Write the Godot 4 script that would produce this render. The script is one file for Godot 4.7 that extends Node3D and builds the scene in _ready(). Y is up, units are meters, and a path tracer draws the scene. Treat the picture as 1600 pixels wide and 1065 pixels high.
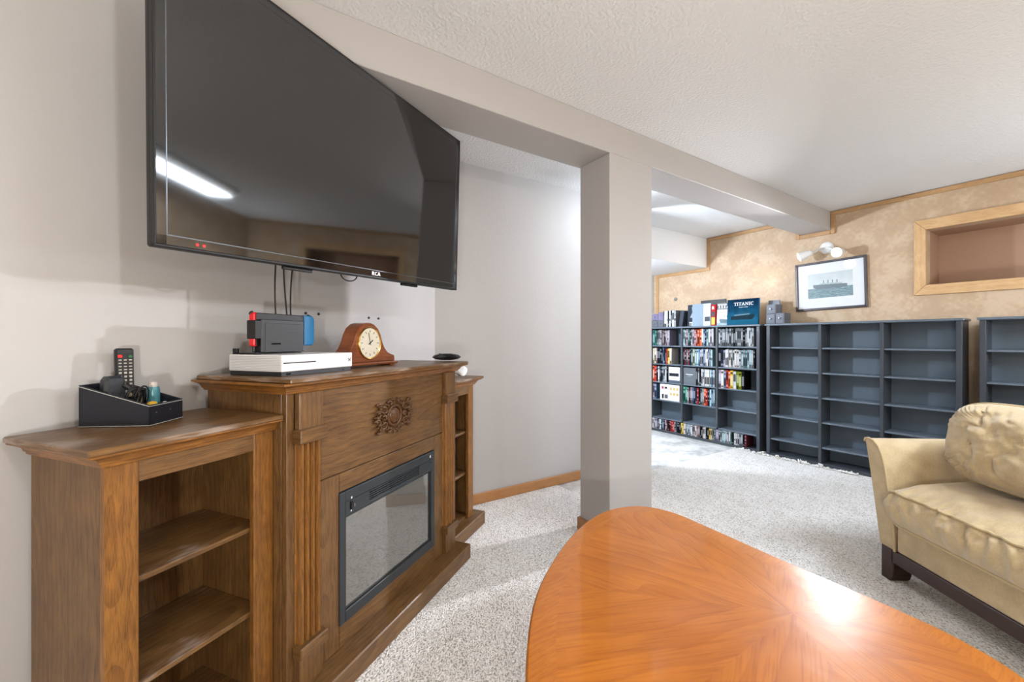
extends Node3D
# A basement den: corner fireplace unit under a wall television, an oval coffee table, a loveseat,
# and a far tan wall lined with black media shelves. x runs along the beam, y is up, z towards the south wall.

const H_EYE := 1.10
const CEIL := 2.268
const YAW_F := 0.94924          # heading of the fireplace wall, clockwise from -z
const EAST := 4.49

var U := Vector3(sin(YAW_F), 0, -cos(YAW_F))
var N := Vector3(cos(YAW_F), 0, sin(YAW_F))
var FB := Basis(U, Vector3.UP, N)                                        # along the fireplace, up, out of it
var EB := Basis(Vector3(0, 0, 1), Vector3.UP, Vector3(-1, 0, 0))         # along the east wall, up, out of it
var used := {}
var M := {}
var rng := RandomNumberGenerator.new()


# ------------------------------------------------------------------ mesh building
class MB:
	var v := PackedVector3Array()
	var n := PackedVector3Array()
	var uv := PackedVector2Array()
	var c := PackedColorArray()
	var col := Color(1, 1, 1)
	var org := Vector3.ZERO
	var xf := Transform3D()

	func _init(o := Vector3.ZERO) -> void:
		org = o

	func tri(a: Vector3, b: Vector3, d: Vector3, na: Vector3, nb: Vector3, nd: Vector3, ua := Vector2.ZERO, ub := Vector2.ZERO, ud := Vector2.ZERO) -> void:
		var g := (d - a).cross(b - a)
		if g.length_squared() < 1e-18:
			return
		var flip := g.dot(na + nb + nd) < 0.0
		var ps := [a, b, d]
		var ns := [na, nb, nd]
		var us := [ua, ub, ud]
		for i in ([0, 2, 1] if flip else [0, 1, 2]):
			v.append(xf * (ps[i] as Vector3) - org)
			n.append((xf.basis * (ns[i] as Vector3)).normalized())
			uv.append(us[i])
			c.append(col)

	# flat quad a-b-c-d, facing the way of hint
	func quad(a: Vector3, b: Vector3, d: Vector3, e: Vector3, hint: Vector3, u0 := Vector2(0, 0), u1 := Vector2(1, 0), u2 := Vector2(1, 1), u3 := Vector2(0, 1)) -> void:
		var g := (d - a).cross(e - b)
		if g.length_squared() < 1e-18:
			return
		g = g.normalized()
		if g.dot(hint) < 0.0:
			g = -g
		tri(a, b, d, g, g, g, u0, u1, u2)
		tri(a, d, e, g, g, g, u0, u2, u3)

	func ftri(a: Vector3, b: Vector3, d: Vector3, hint: Vector3) -> void:
		var g := (b - a).cross(d - a)
		if g.length_squared() < 1e-18:
			return
		g = g.normalized()
		if g.dot(hint) < 0.0:
			g = -g
		tri(a, b, d, g, g, g)

	# box with chamfered edges, given by its centre and size
	func box(ce: Vector3, s: Vector3, bev := 0.002) -> void:
		var h := s * 0.5
		var b: float = minf(bev, minf(h.x, minf(h.y, h.z)) * 0.9)
		for ax in 3:
			var p := (ax + 1) % 3
			var q := (ax + 2) % 3
			for sg in [-1.0, 1.0]:
				var nn := Vector3.ZERO
				nn[ax] = sg
				var cs := []
				for k in [[-1, -1], [1, -1], [1, 1], [-1, 1]]:
					var w := Vector3.ZERO
					w[ax] = sg * h[ax]
					w[p] = k[0] * (h[p] - b)
					w[q] = k[1] * (h[q] - b)
					cs.append(ce + w)
				quad(cs[0], cs[1], cs[2], cs[3], nn)
			if b > 0.0:
				for s1 in [-1.0, 1.0]:
					for s2 in [-1.0, 1.0]:
						var cs := []
						for k in [[-1, 0], [1, 0], [1, 1], [-1, 1]]:
							var w := Vector3.ZERO
							w[ax] = k[0] * (h[ax] - b)
							w[p] = s1 * (h[p] - (b if k[1] else 0.0))
							w[q] = s2 * (h[q] - (0.0 if k[1] else b))
							cs.append(ce + w)
						var hint := Vector3.ZERO
						hint[p] = s1
						hint[q] = s2
						quad(cs[0], cs[1], cs[2], cs[3], hint)
		if b > 0.0:
			for i in 8:
				var sg := Vector3(1 if i & 1 else -1, 1 if i & 2 else -1, 1 if i & 4 else -1)
				var o := ce + sg * (h - Vector3(b, b, b))
				ftri(o + Vector3(sg.x * b, 0, 0), o + Vector3(0, sg.y * b, 0), o + Vector3(0, 0, sg.z * b), sg)

	func bx(x0: float, x1: float, y0: float, y1: float, z0: float, z1: float, bev := 0.002) -> void:
		box(Vector3((x0 + x1) / 2, (y0 + y1) / 2, (z0 + z1) / 2), Vector3(absf(x1 - x0), absf(y1 - y0), absf(z1 - z0)), bev)

	# polygon in xy extruded from z0 to z1, with a chamfer at both ends
	func prism(poly: PackedVector2Array, z0: float, z1: float, smooth := false, bev := 0.0) -> void:
		var m := poly.size()
		var area := 0.0
		for i in m:
			area += poly[i].cross(poly[(i + 1) % m])
		var so := 1.0 if area > 0 else -1.0
		var nr := []
		var inset := PackedVector2Array()
		for i in m:
			var d1 := (poly[i] - poly[(i + m - 1) % m]).normalized()
			var d2 := (poly[(i + 1) % m] - poly[i]).normalized()
			var n1 := Vector2(d1.y, -d1.x) * so
			var n2 := Vector2(d2.y, -d2.x) * so
			var nn := (n1 + n2).normalized()
			nr.append(nn)
			inset.append(poly[i] - nn * bev / maxf(0.4, nn.dot(n1)))
		var rings := [[poly, z0 + bev], [poly, z1 - bev]]
		if bev > 0.0:
			rings = [[inset, z0], [poly, z0 + bev], [poly, z1 - bev], [inset, z1]]
		for k in rings.size() - 1:
			var pa: PackedVector2Array = rings[k][0]
			var pb: PackedVector2Array = rings[k + 1][0]
			var za: float = rings[k][1]
			var zb: float = rings[k + 1][1]
			for i in m:
				var j := (i + 1) % m
				var A := Vector3(pa[i].x, pa[i].y, za)
				var B := Vector3(pa[j].x, pa[j].y, za)
				var C := Vector3(pb[j].x, pb[j].y, zb)
				var D := Vector3(pb[i].x, pb[i].y, zb)
				var lift := 0.0 if bev <= 0.0 or k == 1 else (-0.7 if k == 0 else 0.7)
				if smooth:
					var na := Vector3(nr[i].x, nr[i].y, lift).normalized()
					var nb := Vector3(nr[j].x, nr[j].y, lift).normalized()
					tri(A, B, C, na, nb, nb)
					tri(A, C, D, na, nb, na)
				else:
					var d := (poly[j] - poly[i]).normalized()
					quad(A, B, C, D, Vector3(d.y * so, -d.x * so, lift))
		var cap := inset if bev > 0.0 else poly
		var ids := Geometry2D.triangulate_polygon(cap)
		for t in range(0, ids.size(), 3):
			for e in [[z0, -1.0], [z1, 1.0]]:
				var ps := []
				for k in 3:
					ps.append(Vector3(cap[ids[t + k]].x, cap[ids[t + k]].y, e[0]))
				ftri(ps[0], ps[1], ps[2], Vector3(0, 0, e[1]))

	# profile of (radius, height) turned about y
	func lathe(prof: Array, seg := 24, smooth := true) -> void:
		for k in prof.size() - 1:
			var p: Vector2 = prof[k]
			var q: Vector2 = prof[k + 1]
			var d := q - p
			if d.length() < 1e-7:
				continue
			var fn := Vector2(d.y, -d.x).normalized()
			for i in seg:
				var a0 := TAU * i / seg
				var a1 := TAU * (i + 1) / seg
				var e0 := Vector3(cos(a0), 0, sin(a0))
				var e1 := Vector3(cos(a1), 0, sin(a1))
				var A := e0 * p.x + Vector3(0, p.y, 0)
				var B := e1 * p.x + Vector3(0, p.y, 0)
				var C := e1 * q.x + Vector3(0, q.y, 0)
				var D := e0 * q.x + Vector3(0, q.y, 0)
				var n0 := e0 * fn.x + Vector3(0, fn.y, 0)
				var n1 := e1 * fn.x + Vector3(0, fn.y, 0)
				tri(A, B, C, n0, n1, n1)
				tri(A, C, D, n0, n1, n0)

	func tube(path: Array, r: float, seg := 8, closed := false, r_end := -1.0) -> void:
		var m := path.size()
		var rings := []
		var nrm := []
		var side := Vector3.ZERO
		for i in m:
			var a: Vector3 = path[(i + m - 1) % m] if closed else path[maxi(i - 1, 0)]
			var b: Vector3 = path[(i + 1) % m] if closed else path[mini(i + 1, m - 1)]
			var t := (b - a).normalized()
			if side == Vector3.ZERO:
				side = t.cross(Vector3.UP if absf(t.y) < 0.9 else Vector3.RIGHT).normalized()
			side = (side - t * side.dot(t)).normalized()
			var up := t.cross(side)
			var rr := r if r_end < 0 else lerpf(r, r_end, float(i) / (m - 1))
			var ring := []
			var rn := []
			for k in seg:
				var an := TAU * k / seg
				var d := side * cos(an) + up * sin(an)
				ring.append((path[i] as Vector3) + d * rr)
				rn.append(d)
			rings.append(ring)
			nrm.append(rn)
		for i in (m if closed else m - 1):
			var j := (i + 1) % m
			for k in seg:
				var l := (k + 1) % seg
				tri(rings[i][k], rings[i][l], rings[j][l], nrm[i][k], nrm[i][l], nrm[j][l])
				tri(rings[i][k], rings[j][l], rings[j][k], nrm[i][k], nrm[j][l], nrm[j][k])
		if not closed:
			for e in [[0, 1], [m - 1, m - 2]]:
				var out: Vector3 = (path[e[0]] as Vector3) - (path[e[1]] as Vector3)
				for k in seg:
					ftri(path[e[0]], rings[e[0]][k], rings[e[0]][(k + 1) % seg], out)

	# rows of points as a smooth sheet; out is a point inside (normals point away from it), or flip
	func grid(rows: Array, inside: Vector3, close_u := false, uvs := false) -> void:
		var a := rows.size()
		var b: int = rows[0].size()
		var nr := []
		var sense := 0.0
		for i in a:
			var line := []
			for j in b:
				var jm: int = (j + b - 1) % b if close_u else maxi(j - 1, 0)
				var jp: int = (j + 1) % b if close_u else mini(j + 1, b - 1)
				var du: Vector3 = rows[i][jp] - rows[i][jm]
				var dv: Vector3 = rows[mini(i + 1, a - 1)][j] - rows[maxi(i - 1, 0)][j]
				var g := du.cross(dv)
				var w: Vector3 = rows[i][j] - inside
				sense += g.dot(w)
				line.append(g)
			nr.append(line)
		for i in a:
			for j in b:
				var g: Vector3 = nr[i][j]
				if g.length_squared() < 1e-16:                            # a pole: borrow the sense of the pole's own direction
					var o: Vector3 = Vector3.ZERO
					for l in b:
						o += nr[1 if i == 0 else a - 2][l]
					g = o
				nr[i][j] = (g * signf(sense)).normalized()
		for i in a - 1:
			for j in (b if close_u else b - 1):
				var l := (j + 1) % b
				var u0 := Vector2(float(j) / (b - 1), float(i) / (a - 1))
				var u1 := Vector2(float(j + 1) / (b - 1), float(i) / (a - 1))
				var u2 := Vector2(float(j + 1) / (b - 1), float(i + 1) / (a - 1))
				var u3 := Vector2(float(j) / (b - 1), float(i + 1) / (a - 1))
				tri(rows[i][j], rows[i][l], rows[i + 1][l], nr[i][j], nr[i][l], nr[i + 1][l], u0, u1, u2)
				tri(rows[i][j], rows[i + 1][l], rows[i + 1][j], nr[i][j], nr[i + 1][l], nr[i + 1][j], u0, u2, u3)

	# a moulding: profile of (out, y) carried along a plan path of (x, z), mitred at its corners
	func sweep(prof: Array, path: Array) -> void:
		var m := path.size()
		var offs := []
		for i in m:
			var d1: Vector2 = (path[i] - path[maxi(i - 1, 0)]).normalized()
			var d2: Vector2 = (path[mini(i + 1, m - 1)] - path[i]).normalized()
			if i == 0: d1 = d2
			if i == m - 1: d2 = d1
			var n1 := Vector2(-d1.y, d1.x)
			var n2 := Vector2(-d2.y, d2.x)
			var nn := (n1 + n2).normalized()
			offs.append(nn / maxf(0.3, nn.dot(n1)))
		for i in m - 1:
			var d: Vector2 = (path[i + 1] - path[i]).normalized()
			var o := Vector2(-d.y, d.x)
			for k in prof.size() - 1:
				var p: Vector2 = prof[k]
				var q: Vector2 = prof[k + 1]
				var A2: Vector2 = path[i] + offs[i] * p.x
				var B2: Vector2 = path[i + 1] + offs[i + 1] * p.x
				var C2: Vector2 = path[i + 1] + offs[i + 1] * q.x
				var D2: Vector2 = path[i] + offs[i] * q.x
				var fn := Vector2(q.y - p.y, -(q.x - p.x))
				quad(Vector3(A2.x, p.y, A2.y), Vector3(B2.x, p.y, B2.y), Vector3(C2.x, q.y, C2.y), Vector3(D2.x, q.y, D2.y), Vector3(o.x * fn.x, fn.y, o.y * fn.x))
		for e in [0, m - 1]:                                              # closed ends
			var pts := PackedVector2Array()
			for p in prof:
				pts.append(p)
			pts.append(Vector2(0, prof[prof.size() - 1].y))
			pts.append(Vector2(0, prof[0].y))
			var ids := Geometry2D.triangulate_polygon(pts)
			var out2: Vector2 = (path[1] - path[0]) * -1.0 if e == 0 else path[m - 1] - path[m - 2]
			for t in range(0, ids.size(), 3):
				var ps := []
				for k in 3:
					var w: Vector2 = path[e] + offs[e] * pts[ids[t + k]].x
					ps.append(Vector3(w.x, pts[ids[t + k]].y, w.y))
				ftri(ps[0], ps[1], ps[2], Vector3(out2.x, 0, out2.y))

	func mesh(colors := false) -> ArrayMesh:
		var a := []
		a.resize(Mesh.ARRAY_MAX)
		a[Mesh.ARRAY_VERTEX] = v
		a[Mesh.ARRAY_NORMAL] = n
		a[Mesh.ARRAY_TEX_UV] = uv
		if colors:
			a[Mesh.ARRAY_COLOR] = c
		var m := ArrayMesh.new()
		m.add_surface_from_arrays(Mesh.PRIMITIVE_TRIANGLES, a)
		return m


func numbered(called: String) -> String:
	if not used.has(called):
		used[called] = 0
		return called
	used[called] += 1
	return "%s_%03d" % [called, used[called]]


func tag(o: Node3D, label: String, category: String, group := "", kind := "") -> Node3D:
	o.set_meta("label", label)
	o.set_meta("category", category)
	if group: o.set_meta("group", group)
	if kind: o.set_meta("kind", kind)
	return o


func thing(called: String, label: String, category: String, at := Transform3D(), group := "", kind := "") -> Node3D:
	var o := Node3D.new()
	o.name = numbered(called)
	o.transform = at
	add_child(o, true)
	tag(o, label, category, group, kind)
	return o


func part(called: String, mb: MB, mat: Material, parent: Node3D, label := "", colors := false) -> MeshInstance3D:
	var o := MeshInstance3D.new()
	o.name = called
	o.mesh = mb.mesh(colors)
	o.material_override = mat
	parent.add_child(o, true)
	if label: o.set_meta("label", label)
	return o


func single(called: String, mb: MB, mat: Material, label: String, category: String, at := Transform3D(), group := "", kind := "", colors := false) -> MeshInstance3D:
	var o := MeshInstance3D.new()
	o.name = numbered(called)
	o.mesh = mb.mesh(colors)
	o.material_override = mat
	o.transform = at
	add_child(o, true)
	tag(o, label, category, group, kind)
	return o


func share(called: String, me: Mesh, mat: Material, parent: Node3D, at := Transform3D()) -> MeshInstance3D:
	var o := MeshInstance3D.new()
	o.name = called
	o.mesh = me
	o.material_override = mat
	o.transform = at
	parent.add_child(o, true)
	return o


func lettering(words: String, size: float, mat: Material, parent: Node3D, at: Transform3D, squeeze := 1.0, face := "Droid Sans", bold := 700) -> MeshInstance3D:
	var f := SystemFont.new()
	f.font_names = PackedStringArray([face])
	f.font_weight = bold
	var t := TextMesh.new()
	t.text = words
	t.font = f
	t.font_size = 64
	t.pixel_size = size / 64.0
	t.depth = 0.0012
	t.curve_step = 2.0
	var o := MeshInstance3D.new()
	o.name = "lettering"
	o.mesh = t
	o.material_override = mat
	o.transform = at.scaled_local(Vector3(squeeze, 1, 1))
	parent.add_child(o, true)
	return o


# ------------------------------------------------------------------ materials
func mat(c: Color, rough := 0.6, o := {}) -> StandardMaterial3D:
	var m := StandardMaterial3D.new()
	m.albedo_color = c
	m.roughness = rough
	for k in o:
		m.set(k, o[k])
	return m


func tri_mat(tex: Texture2D, rough: float, scale: float, offset := Vector3.ZERO, o := {}) -> StandardMaterial3D:
	var m := mat(Color.WHITE, rough, {"albedo_texture": tex, "uv1_triplanar": true, "uv1_scale": Vector3(scale, scale, scale), "uv1_offset": offset, "uv1_triplanar_sharpness": 8.0})
	for k in o:
		m.set(k, o[k])
	return m


func noise(seed_: int, freq: float, oct := 3, kind := FastNoiseLite.TYPE_SIMPLEX_SMOOTH) -> FastNoiseLite:
	var f := FastNoiseLite.new()
	f.seed = seed_
	f.frequency = freq
	f.noise_type = kind
	f.fractal_octaves = oct
	return f


func image_tex(w: int, h: int, data: PackedByteArray) -> ImageTexture:
	return ImageTexture.create_from_image(Image.create_from_data(w, h, false, Image.FORMAT_RGB8, data))


# boards of plain-sawn wood, grain along v (or along u when turned); it repeats both ways
func wood_tex(seed_: int, light: Color, dark: Color, turned: bool, boards: int, rings: float, size := 512) -> ImageTexture:
	var d := PackedByteArray()
	d.resize(size * size * 3)
	var warp := noise(seed_, 1.1, 3)
	var pore := noise(seed_ + 7, 1.0, 2)
	var tone := noise(seed_ + 3, 1.0, 2)
	var r := RandomNumberGenerator.new()
	r.seed = seed_
	var bx0 := []
	for b in boards:
		bx0.append([r.randf_range(0.25, 0.75), r.randf_range(0.25, 0.9), r.randf_range(0, TAU), r.randf_range(-0.06, 0.06)])
	for yy in size:
		var y := float(yy) / size
		var cy := cos(TAU * y)
		var sy := sin(TAU * y)
		for xx in size:
			var x := float(xx) / size
			var bi := int(x * boards)
			var lx: float = x * boards - bi
			var B: Array = bx0[bi]
			var wv := warp.get_noise_3d(x * 3.0 + bi * 5.1, cy * 0.35, sy * 0.35) * 0.06
			var px: float = (lx - B[0]) / boards * 3.2 + wv
			var py: float = B[1] + 0.42 * cos(TAU * y + B[2])
			var rad := sqrt(px * px + py * py * 0.045)
			var k := fposmod(rad * rings + wv * 5.0, 1.0)
			k = pow(k, 2.2)
			var p := pore.get_noise_3d(x * 230.0, cy * 1.6, sy * 1.6)
			var t := tone.get_noise_3d(x * 9.0 + bi * 3.0, cy * 0.8, sy * 0.8) * 0.5 + 0.5
			var f := clampf(0.14 + 0.30 * k + maxf(0.0, p) * 0.7 + (t - 0.5) * 0.45 + B[3], 0.0, 1.0)
			var cc := light.lerp(dark, f)
			var at := (xx * size + yy if turned else yy * size + xx) * 3
			d[at] = int(cc.r * 255)
			d[at + 1] = int(cc.g * 255)
			d[at + 2] = int(cc.b * 255)
	return image_tex(size, size, d)


# one octave of value noise that repeats both ways: a wrapped grid of random greys, enlarged
func octave(cells: int, size: int, seed_: int) -> PackedByteArray:
	var r := RandomNumberGenerator.new()
	r.seed = seed_
	var pad := 4
	var n := cells + pad * 2
	var g := PackedByteArray()
	g.resize(cells * cells)
	for i in cells * cells:
		g[i] = r.randi() % 256
	var w := PackedByteArray()
	w.resize(n * n)
	for y in n:
		for x in n:
			w[y * n + x] = g[posmod(y - pad, cells) * cells + posmod(x - pad, cells)]
	var im := Image.create_from_data(n, n, false, Image.FORMAT_L8, w)
	var k := size / cells
	im.resize(n * k, n * k, Image.INTERPOLATE_CUBIC)
	return im.get_region(Rect2i(pad * k, pad * k, size, size)).get_data()


# mottling from octaves of [cells, weight], coloured through stops
func speckle_tex(seed_: int, size: int, stops: Array, octs: Array) -> ImageTexture:
	var g := Gradient.new()
	g.offsets = PackedFloat32Array(stops.map(func(s): return s[0]))
	g.colors = PackedColorArray(stops.map(func(s): return s[1]))
	var lut := PackedByteArray()
	for i in 256:
		var c := g.sample(i / 255.0)
		lut.append_array([int(c.r * 255), int(c.g * 255), int(c.b * 255)])
	var layers := []
	var total := 0.0
	for k in octs.size():
		layers.append(octave(octs[k][0], size, seed_ + k * 13))
		total += octs[k][1]
	var sum := PackedFloat32Array()
	sum.resize(size * size)
	for k in octs.size():
		var l: PackedByteArray = layers[k]
		var wt: float = octs[k][1] / total
		for i in size * size:
			sum[i] += l[i] * wt
	var d := PackedByteArray()
	d.resize(size * size * 3)
	var spread := 1.0 + 0.5 * (octs.size() - 1)
	for i in size * size:
		var q := clampi(int((sum[i] - 127.5) * spread + 127.5), 0, 255) * 3
		d[i * 3] = lut[q]
		d[i * 3 + 1] = lut[q + 1]
		d[i * 3 + 2] = lut[q + 2]
	return image_tex(size, size, d)


func bump_tex(seed_: int, freq: float, size := 512, oct := 3, kind := FastNoiseLite.TYPE_SIMPLEX_SMOOTH) -> NoiseTexture2D:
	var t := NoiseTexture2D.new()
	t.width = size
	t.height = size
	t.seamless = true
	t.noise = noise(seed_, freq, oct, kind)
	return t


func make_materials() -> void:
	var oak_l := Color(0.465, 0.338, 0.19)
	var oak_d := Color(0.245, 0.163, 0.086)
	var tv_ := wood_tex(11, oak_l, oak_d, false, 3, 11.0)
	var th := wood_tex(23, oak_l, oak_d, true, 3, 11.0)
	var gloss := {"clearcoat_enabled": true, "clearcoat": 0.16, "clearcoat_roughness": 0.25, "metallic_specular": 0.4}
	M.oak_v = tri_mat(tv_, 0.42, 1.55, Vector3(0.13, 0.1, 0.31), gloss)
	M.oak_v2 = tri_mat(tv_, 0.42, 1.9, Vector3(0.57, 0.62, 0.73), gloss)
	M.oak_h = tri_mat(th, 0.42, 1.55, Vector3(0.2, 0.35, 0.0), gloss)
	M.oak_h2 = tri_mat(th, 0.4, 1.3, Vector3(0.7, 0.11, 0.45), gloss)
	var dust := Image.create(256, 256, false, Image.FORMAT_RGBA8)
	var dn := octave(8, 256, 401)
	var df := octave(64, 256, 402)
	for dy in 256:
		for dx in 256:
			var q: float = dn[dy * 256 + dx] / 255.0 * 0.75 + df[((dy * 3) % 256) * 256 + dx / 2] / 255.0 * 0.25
			dust.set_pixel(dx, dy, Color(0.66, 0.61, 0.57, clampf((q - 0.60) * 2.6, 0.0, 0.55)))
	M.oak_top = tri_mat(th, 0.45, 1.3, Vector3(0.7, 0.11, 0.45), gloss.merged({"detail_enabled": true, "detail_albedo": ImageTexture.create_from_image(dust)}))
	M.oak_gold = tri_mat(tv_, 0.36, 2.3, Vector3(0.3, 0.2, 0.5), gloss.merged({"albedo_color": Color(1.16, 1.08, 0.9)}))
	M.oak_trim = tri_mat(th, 0.36, 2.2, Vector3(0.4, 0.2, 0.1), gloss.merged({"albedo_color": Color(1.22, 1.12, 0.92)}))
	M.oak_dark = tri_mat(tv_, 0.5, 1.55, Vector3(0.1, 0.4, 0.2), {"albedo_color": Color(0.72, 0.66, 0.6)})
	M.carve = mat(Color(0.33, 0.21, 0.105), 0.36, gloss)
	M.joint = mat(Color(0.11, 0.06, 0.035), 0.8)
	# walls and floor
	M.white_wall = mat(Color(0.70, 0.692, 0.685), 0.62, {"heightmap_enabled": true, "heightmap_texture": bump_tex(5, 0.03), "heightmap_scale": 0.03, "uv1_triplanar": true, "uv1_world_triplanar": true, "uv1_scale": Vector3(2, 2, 2)})
	M.ceiling = mat(Color(0.845, 0.845, 0.842), 0.85, {"heightmap_enabled": true, "heightmap_texture": bump_tex(9, 0.045, 1024, 4), "heightmap_scale": 0.22, "uv1_triplanar": true, "uv1_world_triplanar": true, "uv1_scale": Vector3(1.1, 1.1, 1.1)})
	M.beam = mat(Color(0.69, 0.678, 0.668), 0.6)
	var tan_t := speckle_tex(41, 512, [[0.0, Color(0.69, 0.588, 0.475)], [0.45, Color(0.71, 0.608, 0.495)], [0.62, Color(0.725, 0.628, 0.517)], [1.0, Color(0.75, 0.66, 0.555)]], [[8, 1.0], [16, 0.9], [64, 0.7], [128, 0.35]])
	M.tan_wall = tri_mat(tan_t, 0.6, 0.8, Vector3.ZERO, {"uv1_world_triplanar": true})
	M.niche_back = mat(Color(0.63, 0.50, 0.40), 0.7)
	M.trim_wood = tri_mat(wood_tex(31, Color(0.80, 0.66, 0.48), Color(0.68, 0.52, 0.34), true, 2, 7.0, 256), 0.5, 1.4)
	M.trim_wood_v = tri_mat(wood_tex(31, Color(0.80, 0.66, 0.48), Color(0.68, 0.52, 0.34), false, 2, 7.0, 256), 0.5, 1.4)
	M.crown = tri_mat(wood_tex(37, Color(0.70, 0.555, 0.385), Color(0.60, 0.45, 0.285), true, 2, 7.0, 256), 0.5, 1.4)
	M.base_wood = tri_mat(wood_tex(39, Color(0.69, 0.50, 0.31), Color(0.60, 0.41, 0.23), true, 2, 7.0, 256), 0.5, 1.4)
	var car := speckle_tex(51, 512, [[0.0, Color(0.68, 0.655, 0.62)], [0.12, Color(0.79, 0.77, 0.74)], [0.30, Color(0.89, 0.878, 0.858)], [0.7, Color(0.935, 0.928, 0.915)], [1.0, Color(0.965, 0.96, 0.95)]], [[8, 0.15], [64, 0.45], [128, 1.0]])
	var pile := ImageTexture.create_from_image(Image.create_from_data(512, 512, false, Image.FORMAT_L8, octave(128, 512, 77)))
	M.carpet = tri_mat(car, 0.95, 2.1, Vector3.ZERO, {"uv1_world_triplanar": true, "rim_enabled": true, "rim": 0.25, "heightmap_enabled": true, "heightmap_texture": pile, "heightmap_scale": 0.5})
	M.tile = tri_mat(speckle_tex(61, 256, [[0.0, Color(0.74, 0.74, 0.73)], [0.5, Color(0.86, 0.86, 0.85)], [1.0, Color(0.93, 0.93, 0.92)]], [[8, 1.0], [32, 0.6]]), 0.25, 0.9, Vector3.ZERO, {"uv1_world_triplanar": true})
	M.grout = mat(Color(0.62, 0.61, 0.59), 0.9)
	# black things
	M.black_lam = mat(Color(0.21, 0.23, 0.255), 0.38)
	M.black_panel = mat(Color(0.335, 0.39, 0.435), 0.42)
	M.black_edge = mat(Color(0.36, 0.40, 0.44), 0.35)
	M.pin = mat(Color(0.5, 0.52, 0.55), 0.4, {"metallic": 0.6})
	M.black_gloss = mat(Color(0.02, 0.02, 0.022), 0.16)
	M.black_matte = mat(Color(0.04, 0.04, 0.043), 0.5)
	M.dark_grey = mat(Color(0.11, 0.115, 0.125), 0.45)
	M.screen = mat(Color(0.02, 0.02, 0.021), 0.05, {"metallic_specular": 0.6, "clearcoat_enabled": true, "clearcoat": 0.85, "clearcoat_roughness": 0.05})
	M.steel = mat(Color(0.62, 0.62, 0.63), 0.3, {"metallic": 0.9})
	M.chrome_line = mat(Color(0.36, 0.38, 0.40), 0.25, {"metallic": 0.5})
	M.white_plastic = mat(Color(0.86, 0.86, 0.86), 0.35)
	M.white_grille = mat(Color(0.72, 0.73, 0.73), 0.45)
	M.print_white = mat(Color(0.90, 0.90, 0.90), 0.5)
	M.navy = mat(Color(0.075, 0.088, 0.125), 0.55)
	M.stitch = mat(Color(0.72, 0.72, 0.70), 0.7)
	M.rubber = mat(Color(0.055, 0.058, 0.065), 0.6)
	M.red = mat(Color(0.86, 0.10, 0.13), 0.4)
	M.blue = mat(Color(0.0, 0.41, 0.61), 0.4)
	M.teal = mat(Color(0.26, 0.49, 0.53), 0.35)
	M.cream = mat(Color(0.86, 0.81, 0.66), 0.5)
	M.yellow = mat(Color(0.84, 0.66, 0.16), 0.45)
	M.vcol = mat(Color.WHITE, 0.7, {"metallic_specular": 0.2, "vertex_color_use_as_albedo": true, "vertex_color_is_srgb": true})
	M.glow_red = mat(Color(0.3, 0.02, 0.02), 0.4, {"emission_enabled": true, "emission": Color(1.0, 0.1, 0.1), "emission_energy_multiplier": 1.6})
	M.bulb = mat(Color(1, 1, 1), 0.4, {"emission_enabled": true, "emission": Color(1.0, 0.96, 0.9), "emission_energy_multiplier": 9.0})
	M.diffuser = mat(Color(0.95, 0.95, 0.93), 0.5, {"emission_enabled": true, "emission": Color(1.0, 0.98, 0.95), "emission_energy_multiplier": 1.0})
	M.white_metal = mat(Color(0.86, 0.86, 0.85), 0.35)
	# cloth
	var suede := speckle_tex(71, 256, [[0.0, Color(0.685, 0.60, 0.455)], [0.5, Color(0.72, 0.635, 0.485)], [1.0, Color(0.755, 0.67, 0.52)]], [[16, 1.0], [128, 0.8]])
	M.suede = tri_mat(suede, 0.8, 2.2, Vector3.ZERO, {"rim_enabled": true, "rim": 0.7, "rim_tint": 0.5})
	M.welt = mat(Color(0.74, 0.66, 0.51), 0.8)
	M.wenge = mat(Color(0.20, 0.10, 0.075), 0.32)
	# clock
	M.cherry = tri_mat(wood_tex(81, Color(0.58, 0.33, 0.18), Color(0.40, 0.20, 0.10), true, 1, 8.0, 256), 0.3, 3.0, Vector3.ZERO, {"clearcoat_enabled": true, "clearcoat": 0.5, "clearcoat_roughness": 0.15})
	M.brass = mat(Color(0.83, 0.68, 0.38), 0.22, {"metallic": 0.95})
	M.dial = mat(Color(0.88, 0.86, 0.79), 0.5)


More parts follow.
